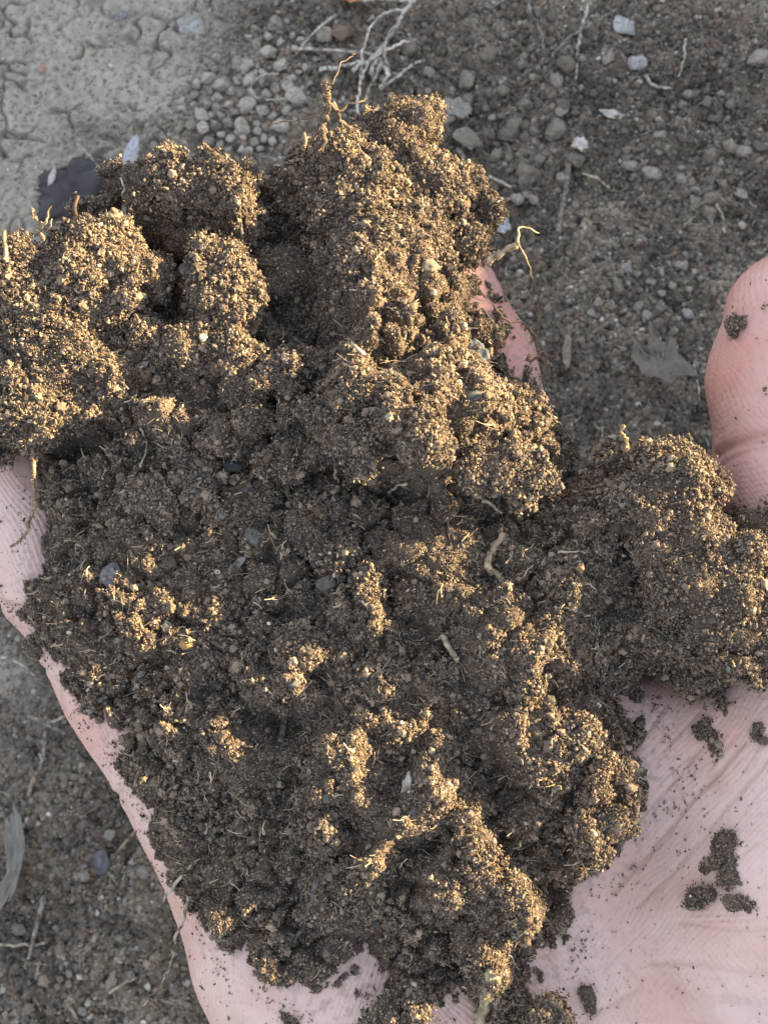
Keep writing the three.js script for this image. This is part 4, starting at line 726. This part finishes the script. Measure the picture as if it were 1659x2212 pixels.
gs('stone', 'whitish rough stone near the top edge, beside the vertical twig', 'stone', 1345, 62, 72, 66, 0.7, [0.46, 0.45, 0.42], { sink: 0.25, turn: 20 });
gs('stone', 'smaller whitish stone below the rough whitish one', 'stone', 1375, 140, 50, 36, 0.7, [0.42, 0.40, 0.38], { sink: 0.25 });
gs('stone', 'flat tan stone with a pale edge at the frame edge near the top', 'stone', 1640, 130, 70, 60, 0.6, [0.34, 0.29, 0.23], { sink: 0.2, turn: 30 });
gfl('chip', 'flat grey plate of crust above the tall clod on the gravel side', 'chip', 985, 245, 46, 74, 60, [0.30, 0.275, 0.23], { th: 0.0015, up: 0.003 });
gf('twig', 'pale forked twig standing out at the frame top beside the whitish stones', 'twig', [[1277, -5, 0.003], [1262, 40, 0.007], [1252, 80, 0.006], [1243, 175, 0.002]], 0.0009, 0.0004, PALE, { branches: [] });
gf('twig', 'thin dark-tipped straw hanging from the frame top left of the pale forked twig', 'twig', [[1138, -5, 0.003], [1150, 35, 0.005], [1168, 65, 0.004], [1176, 115, 0.002]], 0.0005, 0.0003, GREY);
gf('twig', 'thin grey twig crossing behind the pale forked twig', 'twig', [[1330, 20, 0.003], [1275, 55, 0.005], [1230, 80, 0.004], [1180, 135, 0.002]], 0.00045, 0.0003, GREY);
gf('twig', 'straight brown twig with a pale flake at its head, in the crumbly soil', 'twig', [[1229, 345, 0.003], [1222, 410, 0.003], [1213, 460, 0.003], [1206, 502, 0.002]], 0.0013, 0.0010, [0.27, 0.225, 0.175], { wig: 0.0002 });
gfl('flake', 'pale triangular flake at the head of the straight brown twig', 'flake', 1250, 321, 40, 38, 30, [0.60, 0.55, 0.48], { ragged: 0.6, up: 0.003 });
gf('straw', 'grey curved straw along the gravel side of the tall clod', 'straw', [[990, 322, 0.003], [1012, 362, 0.004], [1030, 400, 0.004], [1045, 445, 0.003]], 0.0009, 0.0006, GREY);
gf('straw', 'short pale straw near the curved grey straw', 'straw', [[1055, 380, 0.003], [1080, 392, 0.004], [1104, 405, 0.003]], 0.0006, 0.0005, PALE, { wig: 0.0002 });
gf('straw', 'pale straw above the blue-grey chip', 'straw', [[1050, 443, 0.002], [1085, 432, 0.004], [1125, 424, 0.003]], 0.0005, 0.0003, PALE);
gfl('chip', 'blue-grey upright chip beside the stout cream root', 'chip', 1080, 483, 38, 74, 8, [0.40, 0.41, 0.41], { ragged: 0.3, up: 0.003 });
gfl('chip', 'pale spindle of wood in the dark gravel of the middle distance', 'chip', 1320, 252, 22, 60, 75, [0.50, 0.46, 0.39], { pointed: 0.5 });
gfl('chip', 'tan bark strip standing in the dark soil between index finger and thumb', 'bark', 1222, 765, 20, 86, -4, [0.26, 0.21, 0.15], { pointed: 0.4, up: 0.003 });
gf('root', 'thin dark root trailing down beside the bark strip', 'root', [[1145, 560, 0.003], [1158, 620, 0.004], [1165, 680, 0.003], [1160, 740, 0.002]], 0.0005, 0.0003, BROWN);
gf('straw', 'fine straw in the crumbly soil towards the thumb tip', 'straw', [[1545, 440, 0.002], [1562, 470, 0.003], [1566, 505, 0.002]], 0.0005, 0.0004, STRAW);
gf('straw', 'dry straw bending beside the skeleton leaf, nearest the thumb', 'straw', [[1500, 780, 0.002], [1505, 820, 0.003], [1512, 865, 0.002]], 0.0004, 0.0003, STRAW);
gf('straw', 'whitish straw in the gravel in line with the flat tan stone', 'straw', [[1395, 345 - 180, 0.002], [1412, 185, 0.003], [1450, 192, 0.002]], 0.0007, 0.0004, PALE);
gf('straw', 'fine white straw on the gravel beneath the whitish stones', 'straw', [[1480, 85, 0.002], [1476, 130, 0.003], [1466, 165, 0.002]], 0.0005, 0.0003, PALE);
gf('straw', 'buff straw in the gravel by the straight brown twig', 'straw', [[1258, 375, 0.002], [1290, 385, 0.003], [1318, 410, 0.002]], 0.0005, 0.0004, STRAW);
function leafGeo(out, m, th, curl) {      // a star-shaped outline filled with a bent, crinkled sheet
  const pos = [], idx = [], S = 180, K = 10, hit = [];
  for (let k = 0; k < S; k++) { const a = k / S * 2 * Math.PI, cx = Math.cos(a), cy = Math.sin(a); let best = 0; for (let i = 0; i < out.length; i++) { const [x0, y0] = out[i], [x1, y1] = out[(i + 1) % out.length], ex = x1 - x0, ey = y1 - y0, det = ex * cy - ey * cx; if (Math.abs(det) < 1e-9) continue; const t = (ex * y0 - ey * x0) / det, u = (cx * y0 - cy * x0) / det; if (t > 0 && u >= 0 && u <= 1) best = Math.max(best, t); } hit.push(best * (1 + 0.08 * noise(k * 0.5, 3, 1))); }
  for (const s of [1, -1]) { for (let r = 0; r <= K; r++) for (let k = 0; k < S; k++) { const q = hit[k] * r / K, a = k / S * 2 * Math.PI, x = q * Math.cos(a) * m, z = q * Math.sin(a) * m; pos.push(x, s * th / 2 + curl * (noise(x * 130, 2, z * 130) + 0.5 * (q / 90) ** 2) + 0.0012 * noise(x * 500, 5, z * 500), z); } }
  const n = (K + 1) * S; for (const b of [0, n]) for (let r = 0; r < K; r++) for (let k = 0; k < S; k++) { const k2 = (k + 1) % S, A = b + r * S + k, B = b + r * S + k2, C = A + S, D = B + S; b ? idx.push(A, C, B, B, C, D) : idx.push(A, B, C, B, D, C); }
  for (let k = 0; k < S; k++) { const A = K * S + k, B = K * S + (k + 1) % S; idx.push(A, B, n + A, B, n + B, n + A); }
  return geo(pos, idx);
}
{ // the skeleton leaf: lobed, torn, with raised veins
  const c = onG(1415, 770), m = mpp(0.002), out = [[-2, 70], [-42, 60], [-58, 10], [-50, -35], [-28, 0], [-18, -22], [-12, -80], [8, -30], [22, -12], [30, -60], [42, -10], [46, 20], [70, 40], [88, 66], [40, 58], [20, 80]];
  const g = leafGeo(out.map(([x, y]) => [x - 12, y - 20]), m, 0.0002, 0.006); g.translate(12 * m, 0, 20 * m);
  const leaf = new THREE.Group(); leaf.position.copy(c); leaf.position.y += 0.003; leaf.rotation.set(-0.12, 0, 0.1);
  child(new THREE.Mesh(g, mat({ color: C3.setRGB(0.175, 0.145, 0.112).clone(), roughness: 0.7, side: THREE.DoubleSide })), 'blade', leaf);
  for (const v of [[[10, 75], [5, 30], [-12, -75]], [[5, 30], [30, -50]], [[5, 40], [-45, -20]], [[8, 50], [80, 62]], [[5, 50], [-40, 50]]]) { const vg = tubePath(new THREE.CatmullRomCurve3(v.map(([x, y]) => new THREE.Vector3(x * m, 0.0003, y * m))).getSpacedPoints(10), (t) => mix(0.0004, 0.00015, t), 6); mottle(vg, 4); child(new THREE.Mesh(vg, fibreMat(STRAW.map((q) => q * 0.6))), 'vein', leaf); }
  top(leaf, 'leaf', 'grey-brown skeleton leaf with pointed lobes on the dark soil by the thumb', 'leaf');
}
gfl('leaf', 'long curled grey dead leaf at the left edge of the lower ground', 'leaf', 46, 1872, 52, 200, -6, [0.27, 0.25, 0.215], { ragged: 0.6, pointed: 0.45, bend: 0.9, up: 0.004, tiltZ: 0.25 });
gf('stalk', 'brown stalk at the tip of the long curled leaf', 'stalk', [[38, 1800, 0.004], [40, 1780, 0.004], [44, 1755, 0.003]], 0.0006, 0.0004, BROWN);
gf('twig', 'short brown twig with a white end in the lower ground near the hand', 'twig', [[78, 1668, 0.003], [70, 1692, 0.004], [62, 1720, 0.003]], 0.0009, 0.0006, [0.36, 0.28, 0.20], { wig: 0.0002 });
gf('twig', 'thin dark twig slanting below the long curled leaf', 'twig', [[95, 1935, 0.003], [80, 2000, 0.004], [60, 2075, 0.002]], 0.0010, 0.0004, GREY, { wig: 0.0004 });
gs('stone', 'slate-blue stone in the lower ground beside the hand edge', 'stone', 214, 1862, 52, 70, 0.6, [0.15, 0.15, 0.155], { sink: 0.3 });
gf('straw', 'tan straw slanting behind the slate-blue stone', 'straw', [[308, 1780, 0.003], [275, 1815, 0.004], [240, 1856, 0.003]], 0.0006, 0.0004, TAN, { wig: 0.0002 });
gf('straw', 'pale straw end leaning out at the lower frame edge', 'straw', [[150, 2165, 0.002], [160, 2190, 0.004], [172, 2212, 0.003]], 0.0006, 0.0004, STRAW);
gfl('flake', 'pale torn leaf scrap low in the ground near the dangling root', 'flake', 240, 2130, 20, 70, -8, [0.40, 0.35, 0.27], { ragged: 0.5 });
gf('straw', 'thin straw lying across the torn leaf scrap', 'straw', [[236, 2145, 0.003], [275, 2122, 0.004], [318, 2106, 0.002]], 0.0005, 0.0003, STRAW);
gf('straw', 'whitish straw from the frame edge towards the little finger', 'straw', [[-5, 1415, 0.003], [35, 1430, 0.004], [78, 1458, 0.002]], 0.0004, 0.0003, PALE);
gf('root', 'grey crooked root lying near the palm edge crease', 'root', [[60, 1545, 0.003], [100, 1566, 0.004], [142, 1584, 0.003]], 0.0007, 0.0004, GREY, { branches: [] });
gf('root', 'grey root running downward from the crooked one', 'root', [[98, 1580, 0.002], [94, 1620, 0.004], [86, 1665, 0.002]], 0.0007, 0.0004, GREY);
gf('straw', 'pale straw under the hand edge beside the crooked root', 'straw', [[110, 1560, 0.003], [140, 1550, 0.003], [165, 1545, 0.002]], 0.0005, 0.0004, PALE);
gf('straw', 'level straw in the lower ground at the frame edge', 'straw', [[-4, 2040, 0.002], [40, 2042, 0.003], [95, 2038, 0.002]], 0.0005, 0.0004, STRAW);
gs('grit', 'bright white chip lying in the lower ground below the brown twig', 'chip', 106, 1759, 15, 9, 0.8, [0.75, 0.72, 0.68], { sink: 0 });
gs('grit', 'bright white grain on the lower ground near the dangling root', 'grain', 211, 1971, 12, 14, 0.8, [0.68, 0.66, 0.62], { sink: 0.1 });
gs('pebble', 'pinkish round pebble in the lower ground', 'pebble', 135, 2060, 18, 18, 0.8, [0.42, 0.33, 0.27], { sink: 0.2 });
gs('pebble', 'salmon-pink fleck of brick on the grey crust', 'pebble', 92, 150, 24, 22, 0.6, [0.46, 0.29, 0.22], { sink: 0.4 });
gs('pebble', 'white grain on the grey crust beside the salmon fleck', 'grain', 240, 143, 13, 12, 0.8, [0.75, 0.74, 0.72], { sink: 0.2 });
gs('pebble', 'violet-grey flat stone in the grey crust near the frame top', 'stone', 260, 34, 40, 30, 0.4, [0.24, 0.235, 0.245], { sink: 0.45 });
gs('pebble', 'light bluish patch of hard stone in the crust beside the pebbly patch', 'stone', 420, 62, 90, 54, 0.25, [0.38, 0.365, 0.33], { sink: 0.4 });
gs('stone', 'dark flat stone lying slanted in the crust above the pebbly patch', 'stone', 505, 108, 70, 30, 0.5, [0.19, 0.175, 0.15], { sink: 0.35, turn: 25 });
// pebbles one could count: those of one patch look alike
const proto = {};
function pebbles(group, label, n, cx, cy, sx, sy, w0, w1, cols) {
  const at = []; let guard = 0;
  while (at.length < n && guard++ < 6000) {
    const x = cx + sx * rr(-1, 1), y = cy + sy * rr(-1, 1); if (((x - cx) / sx) ** 2 + ((y - cy) / sy) ** 2 > 1) continue;
    const w = w0 + (w1 - w0) * rnd() ** 1.7; if (at.some((a) => Math.hypot(a[0] - x, a[1] - y) < (a[2] + w) * 0.46)) continue; at.push([x, y, w]);
  }
  for (const [x, y, w] of at) {
    const c = cols[Math.floor(rnd() * cols.length)], k = Math.floor(rnd() * 6), key = c.join() + k, p = onG(x, y), m = mpp(p.y), hy = w * m / 2 * rr(0.8, 1.05);
    const s = proto[key] ? proto[key].clone() : (proto[key] = new THREE.Mesh(stoneGeos[k], stoneMat(c)));
    s.scale.set(w * m / 2 * rr(1.05, 1.4), hy, w * m / 2 * rr(0.95, 1.25)); s.rotation.set(rr(-0.3, 0.3), rr(0, 6.28), rr(-0.3, 0.3)); s.position.copy(p); s.position.y += hy * 0.75;
    shade(s); top(s, 'pebble', label, 'pebble', group);
  }
}
const buff = [[0.42, 0.38, 0.31], [0.36, 0.32, 0.255], [0.46, 0.42, 0.35], [0.30, 0.255, 0.20]], drab = [[0.21, 0.175, 0.132], [0.16, 0.13, 0.098], [0.25, 0.21, 0.16], [0.31, 0.275, 0.22]];
pebbles('buff pebbles in the patch above the gold-crested clod', 'small rounded buff pebble in the loose patch above the gold-crested clod', 70, 520, 235, 130, 95, 18, 46, buff);
pebbles('buff pebbles around the hooked white root', 'small buff pebble among others between the hooked white root and the grass blades', 34, 620, 130, 120, 80, 15, 38, buff);
pebbles('grey-brown pebbles in the gravel at the top', 'grey-brown pebble in the dark gravel between the tall clod and the whitish stones', 44, 1100, 150, 220, 150, 14, 46, drab);
pebbles('grey-brown pebbles beside the tall clod', 'grey-brown clod-like pebble on the gravel beside the tall clod', 30, 1130, 330, 130, 110, 18, 62, drab);
pebbles('pale pebbles near the thumb tip', 'pale pebble in the patch between the cream root and the thumb', 34, 1400, 640, 150, 70, 14, 34, [...drab, [0.33, 0.30, 0.27]]);
pebbles('pebbles below the flat tan stone', 'small pebble in the crumbly soil below the flat tan stone', 40, 1500, 330, 150, 140, 14, 40, drab);
pebbles('pebbles in the lower ground', 'small brown pebble in the lower ground beside the hand', 34, 170, 1960, 170, 240, 12, 26, [[0.17, 0.14, 0.11], [0.22, 0.185, 0.14], [0.27, 0.24, 0.2]]);

let copies = 0; scene.traverse((o) => { if (o.isInstancedMesh) copies += o.count; }); console.log('copies', copies);
renderer.render(scene, camera);
